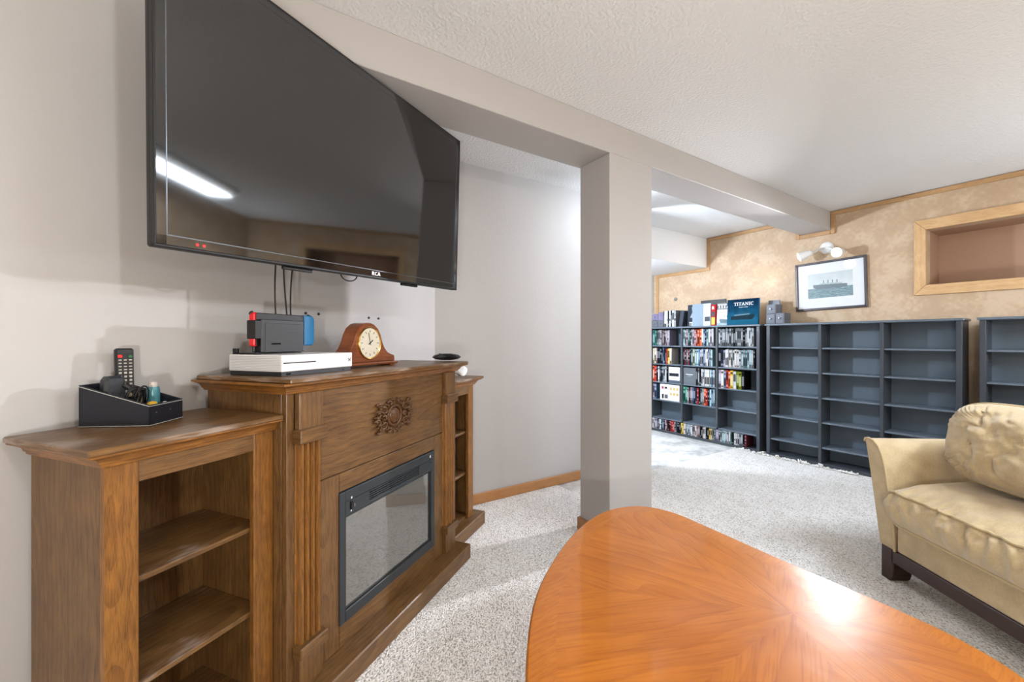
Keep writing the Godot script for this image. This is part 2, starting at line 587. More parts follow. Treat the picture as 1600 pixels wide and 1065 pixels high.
# ------------------------------------------------------------------ the scene
func _ready() -> void:
	rng.seed = 20
	# camera, sky, lights, exposure
	var cam := Camera3D.new()
	cam.name = "camera"
	cam.near = 0.05
	cam.far = 60.0
	var hh := 0.05 * 1065.0 / 646.7
	cam.set_frustum(hh, Vector2(0, -1.5 / 1065.0 * hh), 0.05, 60.0)
	cam.position = Vector3(0, H_EYE, 0)
	cam.rotation.y = deg_to_rad(-33.13)
	add_child(cam)
	cam.current = true
	var env := Environment.new()
	env.background_mode = Environment.BG_COLOR
	env.background_color = Color(0.5, 0.55, 0.6)
	env.tonemap_mode = Environment.TONE_MAPPER_LINEAR
	env.tonemap_exposure = 1.5
	env.sdfgi_enabled = true
	env.ssao_enabled = true
	env.ssil_enabled = true
	var we := WorldEnvironment.new()
	we.environment = env
	we.name = "surroundings"
	add_child(we)

	make_materials()
	build_shell()
	var day := Color(0.89, 0.94, 1.0)
	var warm := Color(0.985, 0.98, 0.97)
	ceiling_lamp("ceiling_lamp", Vector3(2.45, CEIL, 0.52), 1.35, 0.26, 4.2, day, "long fluorescent ceiling lamp above the loveseat side of the room")
	added_dome_lamp("added_dome_lamp", Vector3(2.42, CEIL, -2.08), 0.16, day, "added unseen round white ceiling lamp between the beam and the pale grey wall")  # added behind the pillar, out of view, to brighten the back area
	added_dome_lamp("added_dome_lamp", Vector3(2.55, 1.93, -3.0), 2.8, day, "added round white lamp under the bulkhead in the passage behind the pale grey wall")  # invented hidden fill for the far floor and filled bookcase
	added_floor_lamp(Vector3(0.40, 0, 0.42), 1.62, 0.66, warm, "added tall slim white fill lamp with an upturned bowl behind the coffee table")  # added fill behind the camera, no such lamp known here
	added_floor_lamp(Vector3(-0.95, 0, 0.45), 0.78, 0.12, warm, "added medium-height white fill lamp with an upturned bowl in the middle of the west end")  # added low fill from the west end
	added_floor_lamp(Vector3(-0.35, 0, 0.45), 0.60, 1.05, warm, "lowest added white fill lamp with an upturned bowl, facing the oak shelf cabinet")  # added low fill for the cabinet insides and fireplace front
	added_floor_lamp(Vector3(3.75, 0, 0.72), 1.10, 0.8, day, "added waist-high white fill lamp with an upturned bowl behind the loveseat")  # added fill for the loveseat and east side
	wall_spotlight()
	build_fireplace()
	build_cabinet("left")
	build_cabinet("right")
	build_tv()
	build_mantel_things()
	build_caddy()
	build_bookcases()
	build_picture()
	build_table()
	build_sofa()
	build_small()


func F(u: float, y: float, n: float) -> Transform3D:
	return Transform3D(FB, U * u + Vector3(0, y, 0) + N * n)


func build_shell() -> void:
	var mb: MB
	# floor slab with carpet, and the marble tiles beyond it
	mb = MB.new()
	mb.bx(-2.4, 4.7, -0.12, -0.02, -3.7, 1.15, 0)
	var fl := single("floor", mb, M.grout, "floor of the room, pale carpet with a tiled strip beyond", "floor", Transform3D(), "", "structure")
	mb = MB.new()
	mb.bx(-2.4, 2.008, -0.02, 0.0, -2.6, 1.1, 0.0)
	mb.bx(2.008, 4.6, -0.02, 0.0, -2.29, 1.1, 0.0)
	part("carpet", mb, M.carpet, fl, "speckled cream carpet")
	var tm := []
	for k in 3:
		mb = MB.new()
		mb.box(Vector3(0, -0.012, 0), Vector3(0.297, 0.016, 0.297), 0.0015)
		tm.append(mb.mesh())
	for i in 9:
		for j in 4:
			share("tile", tm[(i + j) % 3], M.tile, fl, Transform3D(Basis.IDENTITY, Vector3(2.16 + 0.3 * i, 0.0, -2.442 - 0.3 * j)))
	# ceiling
	mb = MB.new()
	mb.bx(-2.4, 4.7, CEIL, CEIL + 0.12, -3.7, 1.15, 0)
	single("ceiling", mb, M.ceiling, "white stippled plaster ceiling over the whole room", "ceiling", Transform3D(), "", "structure")
	# wall behind the television, at an angle
	mb = MB.new()
	mb.bx(-1.85, 2.30, 0, CEIL, -1.52, -1.402, 0)
	single("wall_northwest", mb, M.white_wall, "off-white angled wall behind the television and fireplace", "wall", F(0, 0, 0), "", "structure")
	mb = MB.new()
	mb.bx(1.0, 2.9, 0, CEIL, -2.57, -2.456, 0.0)
	single("wall_north", mb, M.white_wall, "pale grey wall between the television and the pillar", "wall", Transform3D(), "", "structure")
	mb = MB.new()
	mb.bx(1.0, EAST + 0.1, 0, CEIL, -3.62, -3.5, 0)
	single("wall_far", mb, M.white_wall, "white wall at the far end behind the filled bookcase", "wall", Transform3D(), "", "structure")
	mb = MB.new()
	mb.bx(0.95, 1.05, 0, CEIL, -3.62, -2.50, 0)
	single("wall_passage", mb, M.white_wall, "white end wall of the passage behind the pale grey wall", "wall", Transform3D(), "", "structure")
	mb = MB.new()
	mb.bx(-2.4, EAST + 0.1, 0, CEIL, 0.98, 1.1, 0)
	single("wall_south", mb, M.tan_wall, "tan panelled wall behind the loveseat side", "wall", Transform3D(), "", "structure")
	mb = MB.new()
	mb.bx(-2.4, -2.28, 0, CEIL, -0.6, 1.1, 0)
	single("wall_west", mb, M.white_wall, "white wall at the west end of the den", "wall", Transform3D(), "", "structure")
	# tan wall with its niche
	var zn := -0.941
	var zs := 0.25
	mb = MB.new()
	mb.bx(EAST, EAST + 0.1, 0, 1.53, -3.62, 1.1, 0)
	mb.bx(EAST, EAST + 0.1, 1.963, CEIL, -3.62, 1.1, 0)
	mb.bx(EAST, EAST + 0.1, 1.53, 1.963, -3.62, zn, 0)
	mb.bx(EAST, EAST + 0.1, 1.53, 1.963, zs, 1.1, 0)
	var we := single("wall_east", mb, M.tan_wall, "tan mottled wall carrying the picture, spotlight and recessed niche", "wall", Transform3D(), "", "structure")
	mb = MB.new()
	var xb := EAST + 0.36
	mb.bx(EAST + 0.1, xb + 0.05, 1.963, 2.0, zn - 0.05, zs + 0.05, 0)
	mb.bx(EAST + 0.1, xb + 0.05, 1.49, 1.53, zn - 0.05, zs + 0.05, 0)
	mb.bx(EAST + 0.1, xb + 0.05, 1.5, 2.0, zn - 0.04, zn, 0)
	mb.bx(EAST + 0.1, xb + 0.05, 1.5, 2.0, zs, zs + 0.04, 0)
	mb.bx(xb, xb + 0.05, 1.5, 2.0, zn - 0.05, zs + 0.05, 0)
	part("niche_recess", mb, M.niche_back, we, "brown recess of the niche")
	# mitred wooden boards round the niche
	var tr := thing("trim_1", "pale wooden frame of mitred boards round the niche", "trim", Transform3D(), "", "structure")
	var o := [Vector2(zn - 0.068, 1.453), Vector2(zs + 0.068, 1.453), Vector2(zs + 0.068, 2.042), Vector2(zn - 0.068, 2.042)]
	var q := [Vector2(zn, 1.53), Vector2(zs, 1.53), Vector2(zs, 1.963), Vector2(zn, 1.963)]
	for k in 4:
		mb = MB.new()
		mb.xf = Transform3D(EB, Vector3(EAST, 0, 0))
		var l := (k + 1) % 4
		var g := (o[l] - o[k] as Vector2).normalized() * 0.0008
		mb.prism(PackedVector2Array([o[k] + g, o[l] - g, q[l] - g, q[k] + g]), 0.0, 0.018, false, 0.002)
		part("board", mb, M.trim_wood if k % 2 == 0 else M.trim_wood_v, tr)
	# crown strip that steps round the beam and the bulkhead
	var cr := thing("trim_2", "narrow brown wooden strip along the top of the tan wall, stepping round the beam", "trim", Transform3D(), "", "structure")
	var w := 0.036
	var ce := CEIL - 0.004
	for s in [[-1.569, 0.98, ce - w, ce], [-1.569 + 0.001, -1.569 + w, 2.10 - w, ce - w], [-1.815, -1.569, 2.10 - w, 2.10], [-1.815 - w, -1.815, 2.10 - w, ce - w], [-2.765, -1.815, ce - w, ce], [-2.765, -2.765 + w, 1.93, ce - w], [-3.46, -2.765 + w, 1.93 - w, 1.93], [-3.46, -3.46 + w, 0.0, 1.93 - w]]:
		mb = MB.new()
		mb.bx(EAST - 0.016, EAST, s[2], s[3], s[0], s[1], 0.003)
		part("strip", mb, M.crown, cr)
	# beam, pillar, bulkhead
	mb = MB.new()
	mb.bx(-0.32, EAST, 2.104, CEIL, -1.815, -1.569, 0.003)
	single("beam", mb, M.beam, "boxed-in off-white beam crossing the ceiling above the pillar", "beam", Transform3D(), "", "structure")
	mb = MB.new()
	mb.bx(1.648, 1.994, 0, 2.104, -1.80, -1.569, 0.003)
	single("pillar", mb, M.beam, "square off-white pillar standing under the beam", "pillar", Transform3D(), "", "structure")
	mb = MB.new()
	mb.bx(1.05, EAST, 1.93, CEIL, -3.5, -2.765, 0.002)
	single("wall_bulkhead", mb, M.ceiling, "white dropped bulkhead over the filled bookcase", "bulkhead", Transform3D(), "", "structure")
	# baseboards
	var bb := thing("baseboard_north", "honey brown wooden baseboard along the pale grey wall", "baseboard", Transform3D(), "", "structure")
	mb = MB.new()
	mb.bx(1.12, 2.9, 0, 0.070, -2.456, -2.442, 0.003)
	part("board", mb, M.base_wood, bb)
	bb = thing("baseboard_pillar", "honey brown wooden baseboard wrapped round the foot of the pillar", "baseboard", Transform3D(), "", "structure")
	for s in [[1.635, 1.648, -1.812, -1.557], [1.994, 2.007, -1.812, -1.557], [1.648, 1.994, -1.569, -1.556], [1.648, 1.994, -1.813, -1.80]]:
		mb = MB.new()
		mb.bx(s[0], s[1], 0, 0.072, s[2], s[3], 0.002)
		part("board", mb, M.base_wood, bb)


func ceiling_lamp(called: String, at: Vector3, length: float, width: float, energy: float, c: Color, label: String) -> void:
	var t := thing(called, label, "ceiling lamp", Transform3D(Basis.IDENTITY, at))
	var mb := MB.new()
	mb.bx(-length / 2 - 0.02, length / 2 + 0.02, -0.035, 0.0, -width / 2 - 0.01, width / 2 + 0.01, 0.006)
	part("housing", mb, M.white_metal, t)
	mb = MB.new()
	mb.bx(-length / 2, length / 2, -0.075, -0.035, -width / 2, width / 2, 0.02)
	part("diffuser", mb, M.diffuser, t)
	var l := AreaLight3D.new()
	l.name = "lamp_light"
	l.area_size = Vector2(length - 0.06, width - 0.05)
	l.light_energy = energy
	l.light_color = c
	l.shadow_enabled = true
	l.position = at + Vector3(0, -0.08, 0)
	l.rotation.x = -PI / 2
	l.set("area_range", 12.0)
	add_child(l)


func added_dome_lamp(called: String, at: Vector3, energy: float, c: Color, label: String) -> void:  # unseen fill light, given the form of a ceiling dome
	var t := thing(called, label, "ceiling lamp", Transform3D(Basis.IDENTITY, at))
	var mb := MB.new()
	mb.lathe([Vector2(0, 0), Vector2(0.13, 0), Vector2(0.13, -0.02), Vector2(0, -0.02)], 32)
	part("base", mb, M.white_metal, t)
	mb = MB.new()
	var pr := []
	for k in 11:
		var a := PI / 2 * k / 10.0
		pr.append(Vector2(0.12 * cos(a), -0.02 - 0.09 * sin(a)))
	mb.lathe(pr, 32)
	part("globe", mb, M.diffuser, t)
	var l := OmniLight3D.new()
	l.name = "lamp_light"
	l.light_energy = energy
	l.light_color = c
	l.light_size = 0.06
	l.omni_range = 12.0
	l.omni_attenuation = 2.0
	l.shadow_enabled = true
	l.position = at + Vector3(0, -0.19, 0)
	add_child(l)


func added_floor_lamp(at: Vector3, h: float, energy: float, c: Color, label: String) -> void:  # made-up fill light in floor lamp form, kept out of view
	var t := thing("added_floor_lamp", label, "floor lamp", Transform3D(Basis.IDENTITY, at), "added fill lamps")
	var mb := MB.new()
	mb.lathe([Vector2(0, 0), Vector2(0.13, 0), Vector2(0.13, 0.012), Vector2(0.03, 0.025), Vector2(0, 0.025)], 28)
	part("base", mb, M.white_metal, t)
	mb = MB.new()
	mb.lathe([Vector2(0.012, 0.02), Vector2(0.012, h + 0.000), Vector2(0, h + 0.000)], 14)
	part("pole", mb, M.white_metal, t)
	mb = MB.new()
	mb.lathe([Vector2(0.02, h - 0.020), Vector2(0.07, h + 0.000), Vector2(0.13, h + 0.050), Vector2(0.155, h + 0.100), Vector2(0.15, h + 0.100), Vector2(0.125, h + 0.055), Vector2(0.06, h + 0.010), Vector2(0, h + 0.005)], 32)
	part("bowl", mb, M.white_metal, t)
	mb = MB.new()
	mb.lathe([Vector2(0, h + 0.010), Vector2(0.03, h + 0.020), Vector2(0.045, h + 0.070), Vector2(0.03, h + 0.120), Vector2(0, h + 0.135)], 20)
	part("bulb", mb, M.diffuser, t)
	var l := OmniLight3D.new()
	l.name = "lamp_light"
	l.light_energy = energy
	l.light_color = c
	l.light_size = 0.05
	l.omni_range = 12.0
	l.omni_attenuation = 2.0
	l.shadow_enabled = true
	l.position = at + Vector3(0, h + 0.19, 0)
	add_child(l)


func wall_spotlight() -> void:
	var at := Vector3(EAST, 1.945, -1.60)
	var t := thing("wall_spotlight", "white two-headed spotlight on the tan wall above the framed picture", "wall light", Transform3D(Basis.IDENTITY, at))
	var mb := MB.new()
	mb.xf = Transform3D(Basis(Vector3(0, 0, 1), Vector3(-1, 0, 0), Vector3(0, -1, 0)), Vector3.ZERO)
	mb.lathe([Vector2(0, 0.022), Vector2(0.04, 0.02), Vector2(0.052, 0.012), Vector2(0.056, 0.0), Vector2(0, 0)], 28)
	part("base_plate", mb, M.white_metal, t)
	for s in [[Vector3(4.335, 1.862, -1.475), Vector3(-0.97, -0.22, -0.08), 6.2, 35.0], [Vector3(4.340, 1.868, -1.765), Vector3(-0.38, -0.36, -0.85), 0.45, 62.0]]:
		var p: Vector3 = s[0] - at
		var d: Vector3 = (s[1] as Vector3).normalized()
		var back := p - d * 0.09
		mb = MB.new()
		mb.tube([Vector3(-0.015, 0, 0), Vector3(-0.05, -0.01, p.z * 0.3), back * 0.6 + Vector3(-0.03, -0.01, 0), back], 0.009, 10)
		part("arm", mb, M.white_metal, t)
		var side := d.cross(Vector3.UP).normalized()
		var bs := Basis(side, d, side.cross(d))
		mb = MB.new()
		mb.xf = Transform3D(bs, back)
		mb.lathe([Vector2(0, -0.02), Vector2(0.018, -0.018), Vector2(0.026, -0.005), Vector2(0.03, 0.02), Vector2(0.042, 0.075), Vector2(0.043, 0.088), Vector2(0.040, 0.088), Vector2(0.036, 0.07), Vector2(0, 0.06)], 24)
		part("lamp_head", mb, M.white_metal, t)
		mb = MB.new()
		mb.xf = Transform3D(bs, back)
		mb.lathe([Vector2(0.0, 0.064), Vector2(0.034, 0.066), Vector2(0.039, 0.082), Vector2(0.032, 0.094), Vector2(0, 0.102)], 24)
		part("bulb", mb, M.bulb, t)
		var l := SpotLight3D.new()
		l.name = "spot_light"
		l.light_energy = s[2]
		l.light_color = Color(0.97, 0.97, 1.0)
		l.light_size = 0.03
		l.spot_angle = s[3]
		l.spot_angle_attenuation = 1.0
		l.spot_range = 12.0
		l.spot_attenuation = 2.0
		l.shadow_enabled = true
		add_child(l)
		l.global_transform = Transform3D(Basis.looking_at(d), at + p + d * 0.022)


# ------------------------------------------------------------------ the fireplace unit
const PN := -1.035      # face of the fireplace panels


func build_fireplace() -> void:
	var o := Vector3(1.368, 0, -1.2)
	var t := thing("fireplace", "oak fireplace mantel with an electric firebox and carved ornament, between two low cabinets", "fireplace", F(o.x, 0, o.z))
	var mb: MB
	var L := 0.873
	var R := 1.863
	# plinth, in two steps
	mb = MB.new(o)
	mb.bx(0.862, 1.874, 0.0, 0.073, -1.046, -0.952, 0.004)
	mb.bx(0.8735, 1.862, 0.0, 0.073, -1.37, -1.04, 0.002)
	part("plinth", mb, M.oak_h, t)
	# sides and back
	for s in [[L, L + 0.018], [R - 0.018, R]]:
		mb = MB.new(o)
		mb.bx(s[0], s[1], 0.073, 0.976, -1.375, PN - 0.02, 0.001)
		part("side_panel", mb, M.oak_v, t)
	mb = MB.new(o)
	mb.bx(L + 0.018, R - 0.018, 0.073, 0.976, -1.375, -1.36, 0.001)
	part("back_panel", mb, M.joint, t)
	mb = MB.new(o)
	mb.bx(L + 0.005, 0.985, 0.655, 0.95, PN - 0.03, PN - 0.004, 0.0)
	mb.bx(L + 0.018, 1.07, 0.1, 0.97, PN - 0.03, PN - 0.012, 0.0)
	mb.bx(1.665, R - 0.018, 0.1, 0.97, PN - 0.03, PN - 0.012, 0.0)
	mb.bx(1.0, 1.7, 0.6, 0.97, PN - 0.03, PN - 0.012, 0.0)
	mb.bx(1.0, 1.7, 0.075, 0.146, PN - 0.03, PN - 0.012, 0.0)
	part("backing", mb, M.joint, t)
	# face panels, each with its own joint
	mb = MB.new(o)
	mb.bx(0.986, 1.75, 0.657, 0.952, PN - 0.018, PN, 0.0015)
	part("frieze_panel", mb, M.oak_h2, t)
	mb = MB.new(o)
	mb.bx(1.0765, 1.6595, 0.592, 0.654, PN - 0.018, PN, 0.0015)
	part("upper_rail", mb, M.oak_h, t)
	mb = MB.new(o)
	mb.bx(1.0765, 1.6595, 0.073, 0.147, PN - 0.018, PN, 0.0015)
	part("lower_rail", mb, M.oak_h, t)
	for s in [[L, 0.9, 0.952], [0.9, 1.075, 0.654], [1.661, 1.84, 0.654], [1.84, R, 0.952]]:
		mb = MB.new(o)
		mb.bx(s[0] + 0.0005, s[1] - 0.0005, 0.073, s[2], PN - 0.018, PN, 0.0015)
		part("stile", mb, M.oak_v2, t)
	# pilasters: plain head, cap, reeded shaft, foot
	for u0 in [0.900, 1.735]:
		var w := 0.088
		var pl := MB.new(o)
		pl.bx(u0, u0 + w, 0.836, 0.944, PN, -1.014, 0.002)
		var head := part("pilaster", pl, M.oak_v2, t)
		var poly := PackedVector2Array()
		poly.append(Vector2(0, 0))
		for i in 4:
			var a0 := 0.004 + i * 0.0203
			for k in 7:
				var an := PI - PI * k / 6.0
				poly.append(Vector2(a0 + 0.0095 + 0.0088 * cos(an), 0.003 + 0.0175 * sin(an)))
		poly.append(Vector2(w, 0))
		mb = MB.new(o)
		mb.xf = Transform3D(Basis(Vector3(1, 0, 0), Vector3(0, 0, 1), Vector3(0, -1, 0)), Vector3(u0, 0.80, PN))
		mb.prism(poly, 0.0, 0.60, false, 0.0)
		part("reeded_shaft", mb, M.oak_gold, head)
		for s in [[0.796, 0.838], [0.170, 0.205]]:
			mb = MB.new(o)
			mb.bx(u0 - 0.008, u0 + w + 0.006, s[0], s[1], PN, -0.999, 0.003)
			part("cap_block", mb, M.oak_h2, head)
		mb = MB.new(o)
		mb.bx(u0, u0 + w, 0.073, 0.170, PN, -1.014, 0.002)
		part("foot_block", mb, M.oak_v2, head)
	# mantel shelf and the moulding under it
	mb = MB.new(o)
	mb.bx(0.842, 1.902, 0.978, 0.991, -1.380, -0.980, 0.003)
	var ms := part("mantel_shelf", mb, M.oak_top, t)
	mb = MB.new(o)
	mb.sweep(shelf_moulding(0.944), [Vector2(L, -1.378), Vector2(L, PN), Vector2(R, PN), Vector2(R, -1.378)])
	part("moulding", mb, M.oak_trim, ms)
	# carved ornament on the frieze: oval shell, scrolls and leaves
	mb = MB.new(o)
	var cx := 1.360
	var cy := 0.803
	var flat := Transform3D(Basis.from_scale(Vector3(1.0, 0.76, 1.0)), Vector3(0, cy * 0.24, 0))
	mb.xf = flat
	var zz := PN + 0.006
	var dome := []
	for i in 9:
		var row := []
		var rr := float(i) / 8.0
		for j in 36:
			var a := TAU * j / 36
			var flute := 1.0 + 0.10 * cos(a * 12.0) * rr
			row.append(Vector3(cx + 0.034 * rr * cos(a), cy + 0.043 * rr * sin(a), PN + 0.020 * sqrt(maxf(0.0, 1.0 - rr * rr)) * flute))
		dome.append(row)
	mb.grid(dome, Vector3(cx, cy, PN - 0.1), true)
	var ring := []
	for j in 32:
		var a := TAU * j / 32
		ring.append(Vector3(cx + 0.041 * cos(a), cy + 0.051 * sin(a), zz))
	mb.tube(ring, 0.0065, 8, true)
	var orn := part("carved_ornament", mb, M.carve, t)
	for sx in [-1.0, 1.0]:
		for sy in [-1.0, 1.0]:
			mb = MB.new(o)
			mb.xf = flat
			for sc in [[0.066, 0.034, 0.024, 1.0], [0.100, 0.022, 0.020, -1.0], [0.092, 0.060, 0.015, 1.0], [0.030, 0.066, 0.014, 1.0], [0.060, 0.0, 0.012, -1.0]]:
				var path := []
				for k in 22:
					var s := k / 21.0
					var an: float = sc[3] * (0.4 + s * 5.2)
					var rr: float = sc[2] * (1.0 - 0.72 * s)
					path.append(Vector3(cx + sx * (sc[0] + rr * cos(an)), cy + sy * (sc[1] + rr * sin(an)), zz + 0.006 * s))
				mb.tube(path, 0.0060, 7, false, 0.0030)
			for lf in [[0.048, 0.060, 0.9], [0.083, 0.058, 0.5], [0.110, 0.040, 0.1], [0.112, 0.012, -0.2], [0.012, 0.082, 1.4], [0.078, 0.028, 0.8]]:
				var path := []
				for k in 6:
					var s := k / 5.0
					path.append(Vector3(cx + sx * (lf[0] + 0.020 * (s - 0.5) * cos(lf[2])), cy + sy * (lf[1] + 0.020 * (s - 0.5) * sin(lf[2])), zz + 0.008 * sin(PI * s)))
				mb.tube(path, 0.0058, 7, false, 0.002)
			part("scrollwork", mb, M.carve, orn)
	firebox(t, o)


func shelf_moulding(y0: float) -> Array:
	return [Vector2(0, y0), Vector2(0.010, y0), Vector2(0.012, y0 + 0.006), Vector2(0.016, y0 + 0.0075), Vector2(0.0185, y0 + 0.013), Vector2(0.0235, y0 + 0.019), Vector2(0.031, y0 + 0.0235), Vector2(0.039, y0 + 0.0255), Vector2(0.041, y0 + 0.0285), Vector2(0.047, y0 + 0.0285), Vector2(0.047, y0 + 0.034), Vector2(0, y0 + 0.034)]


func firebox(t: Node3D, o: Vector3) -> void:
	var x0 := 1.072
	var x1 := 1.658
	var y0 := 0.148
	var y1 := 0.589
	var g := [1.098, 1.628, 0.186, 0.502]        # glass
	var mb := MB.new(o)
	mb.bx(x0 - 0.005, x1 + 0.005, y0 - 0.005, y1 + 0.005, PN - 0.235, PN - 0.225, 0)
	mb.bx(x0, x0 + 0.01, y0, y1, PN - 0.23, PN - 0.01, 0)
	mb.bx(x1 - 0.01, x1, y0, y1, PN - 0.23, PN - 0.01, 0)
	mb.bx(x0, x1, y1 - 0.01, y1, PN - 0.23, PN - 0.01, 0)
	mb.bx(x0, x1, y0, y0 + 0.01, PN - 0.23, PN - 0.01, 0)
	var fb := part("electric_firebox", mb, mat(Color(0.16, 0.155, 0.15), 0.6), t, "black electric firebox")
	var fm := mat(Color(0.165, 0.185, 0.20), 0.4)
	var f := PN + 0.006
	mb = MB.new(o)
	mb.bx(x0, g[0], y0, y1, PN - 0.01, f, 0.002)
	mb.bx(g[1], x1, y0, y1, PN - 0.01, f, 0.002)
	mb.bx(g[0], g[1], y0, g[2], PN - 0.01, f, 0.002)
	mb.bx(g[0], g[1], g[3], 0.513, PN - 0.01, f, 0.002)
	mb.bx(g[0], g[1], 0.553, y1, PN - 0.01, f, 0.002)
	mb.bx(g[0], 1.214, 0.513, 0.553, PN - 0.01, f, 0.0)
	mb.bx(1.531, g[1], 0.513, 0.553, PN - 0.01, f, 0.0)
	part("front_frame", mb, fm, fb)
	var slat := MB.new()
	slat.box(Vector3.ZERO, Vector3(0.317, 0.0040, 0.008), 0.0006)
	var sm := slat.mesh()
	for k in 5:
		share("vent_slat", sm, fm, fb, Transform3D(Basis.IDENTITY, Vector3((1.214 + 1.531) / 2, 0.5165 + k * 0.0081, PN + 0.001) - o))
	for k in 7:
		mb = MB.new(o)
		mb.bx(1.214 + 0.0528 * k - 0.0015, 1.214 + 0.0528 * k + 0.0015, 0.513, 0.553, PN - 0.01, PN + 0.003, 0)
		part("vent_divider", mb, fm, fb)
	mb = MB.new(o)
	mb.bx(1.214, 1.531, 0.513, 0.553, PN - 0.03, PN - 0.012, 0)
	part("vent_cavity", mb, M.black_matte, fb)
	# inner bead round the glass, glass, back and ember bed
	mb = MB.new(o)
	mb.bx(g[0], g[0] + 0.006, g[2], g[3], PN - 0.006, PN + 0.002, 0.001)
	mb.bx(g[1] - 0.012, g[1], g[2], g[3], PN - 0.006, PN + 0.002, 0.001)
	mb.bx(g[0], g[1], g[2], g[2] + 0.008, PN - 0.006, PN + 0.002, 0.001)
	mb.bx(g[0], g[1], g[3] - 0.004, g[3], PN - 0.006, PN + 0.002, 0.001)
	part("glass_bead", mb, M.black_matte, fb)
	mb = MB.new(o)
	mb.bx(g[0] + 0.003, g[1] - 0.003, g[2] + 0.003, g[3] - 0.002, PN - 0.005, PN - 0.002, 0)
	part("glass_pane", mb, mat(Color(0.60, 0.60, 0.585, 0.42), 0.03, {"transparency": BaseMaterial3D.TRANSPARENCY_ALPHA, "metallic": 0.55, "metallic_specular": 0.7}), fb, "dark reflective glass pane")
	mb = MB.new(o)
	mb.bx(x0 + 0.01, x1 - 0.01, 0.158, 0.50, PN - 0.224, PN - 0.20, 0)
	part("fire_back", mb, mat(Color(0.74, 0.72, 0.68), 0.7), fb)
	var em := []
	for k in 5:
		mb = MB.new()
		var rows := []
		var nz := noise(300 + k, 0.9, 2)
		for i in 7:
			var th := PI * i / 6.0
			var row := []
			for j in 10:
				var ph := TAU * j / 10
				var d := Vector3(sin(th) * cos(ph), cos(th), sin(th) * sin(ph))
				row.append(d * (0.018 + 0.008 * nz.get_noise_3dv(d * 2.0)))
			rows.append(row)
		mb.grid(rows, Vector3.ZERO, true)
		em.append(mb.mesh())
	var cols := [mat(Color(0.50, 0.49, 0.46), 0.8), mat(Color(0.66, 0.64, 0.60), 0.8), mat(Color(0.34, 0.33, 0.32), 0.8), mat(Color(0.74, 0.71, 0.66), 0.8)]
	var rr := RandomNumberGenerator.new()
	rr.seed = 9
	for i in 96:
		var x := rr.randf_range(g[0] + 0.02, g[1] - 0.02)
		var zf := rr.randf_range(0.0, 1.0)
		var y := 0.172 + 0.085 * zf * (0.5 + 0.5 * sin(x * 11.0)) + rr.randf() * 0.02
		var b := Basis.from_euler(Vector3(rr.randf() * 6, rr.randf() * 6, rr.randf() * 6)).scaled(Vector3(1.25, 0.8, 1) * rr.randf_range(0.6, 1.15))
		share("ember", em[i % 5], cols[rr.randi() % 4], fb, Transform3D(b, Vector3(x, y, PN - 0.04 - 0.14 * zf) - o))
	for s in [[1.17, 0.24, 0.42, 0.10], [1.36, 0.255, 0.34, -0.15], [1.52, 0.24, 0.28, 0.2]]:
		mb = MB.new(o)
		var path := []
		for k in 9:
			var q := k / 8.0 - 0.5
			path.append(Vector3(s[0] + q * s[2] * 0.7, s[1] + q * s[3] * 0.3 + 0.006 * sin(k * 2.1), PN - 0.12 + q * s[3] * 0.6 + 0.005 * cos(k * 1.7)))
		mb.tube(path, 0.024, 9)
		part("fake_log", mb, mat(Color(0.20, 0.19, 0.18), 0.85), fb)
	# switch and markings
	mb = MB.new(o)
	mb.bx(1.119, 1.131, 0.520, 0.549, PN + 0.004, PN + 0.011, 0.002)
	part("rocker_switch", mb, M.black_gloss, fb)
	mb = MB.new(o)
	mb.bx(1.132, 1.137, 0.527, 0.536, PN + 0.005, PN + 0.013, 0.001)
	part("switch_highlight", mb, M.steel, fb)
	for s in [[1.123, 0.556, 0.005], [1.121, 0.513, 0.004], [1.615, 0.565, 0.008]]:
		mb = MB.new(o)
		mb.bx(s[0], s[0] + s[2], s[1], s[1] + s[2] * 1.4, PN + 0.005, PN + 0.0068, 0)
		part("printed_mark", mb, M.print_white, fb)
	for i in 5:
		mb = MB.new(o)
		mb.bx(1.607 + 0.011 * (i % 2), 1.611 + 0.011 * (i % 2), 0.552 - 0.009 * (i / 2), 0.556 - 0.009 * (i / 2), PN + 0.005, PN + 0.0068, 0)
		part("indicator_hole", mb, M.black_matte, fb)


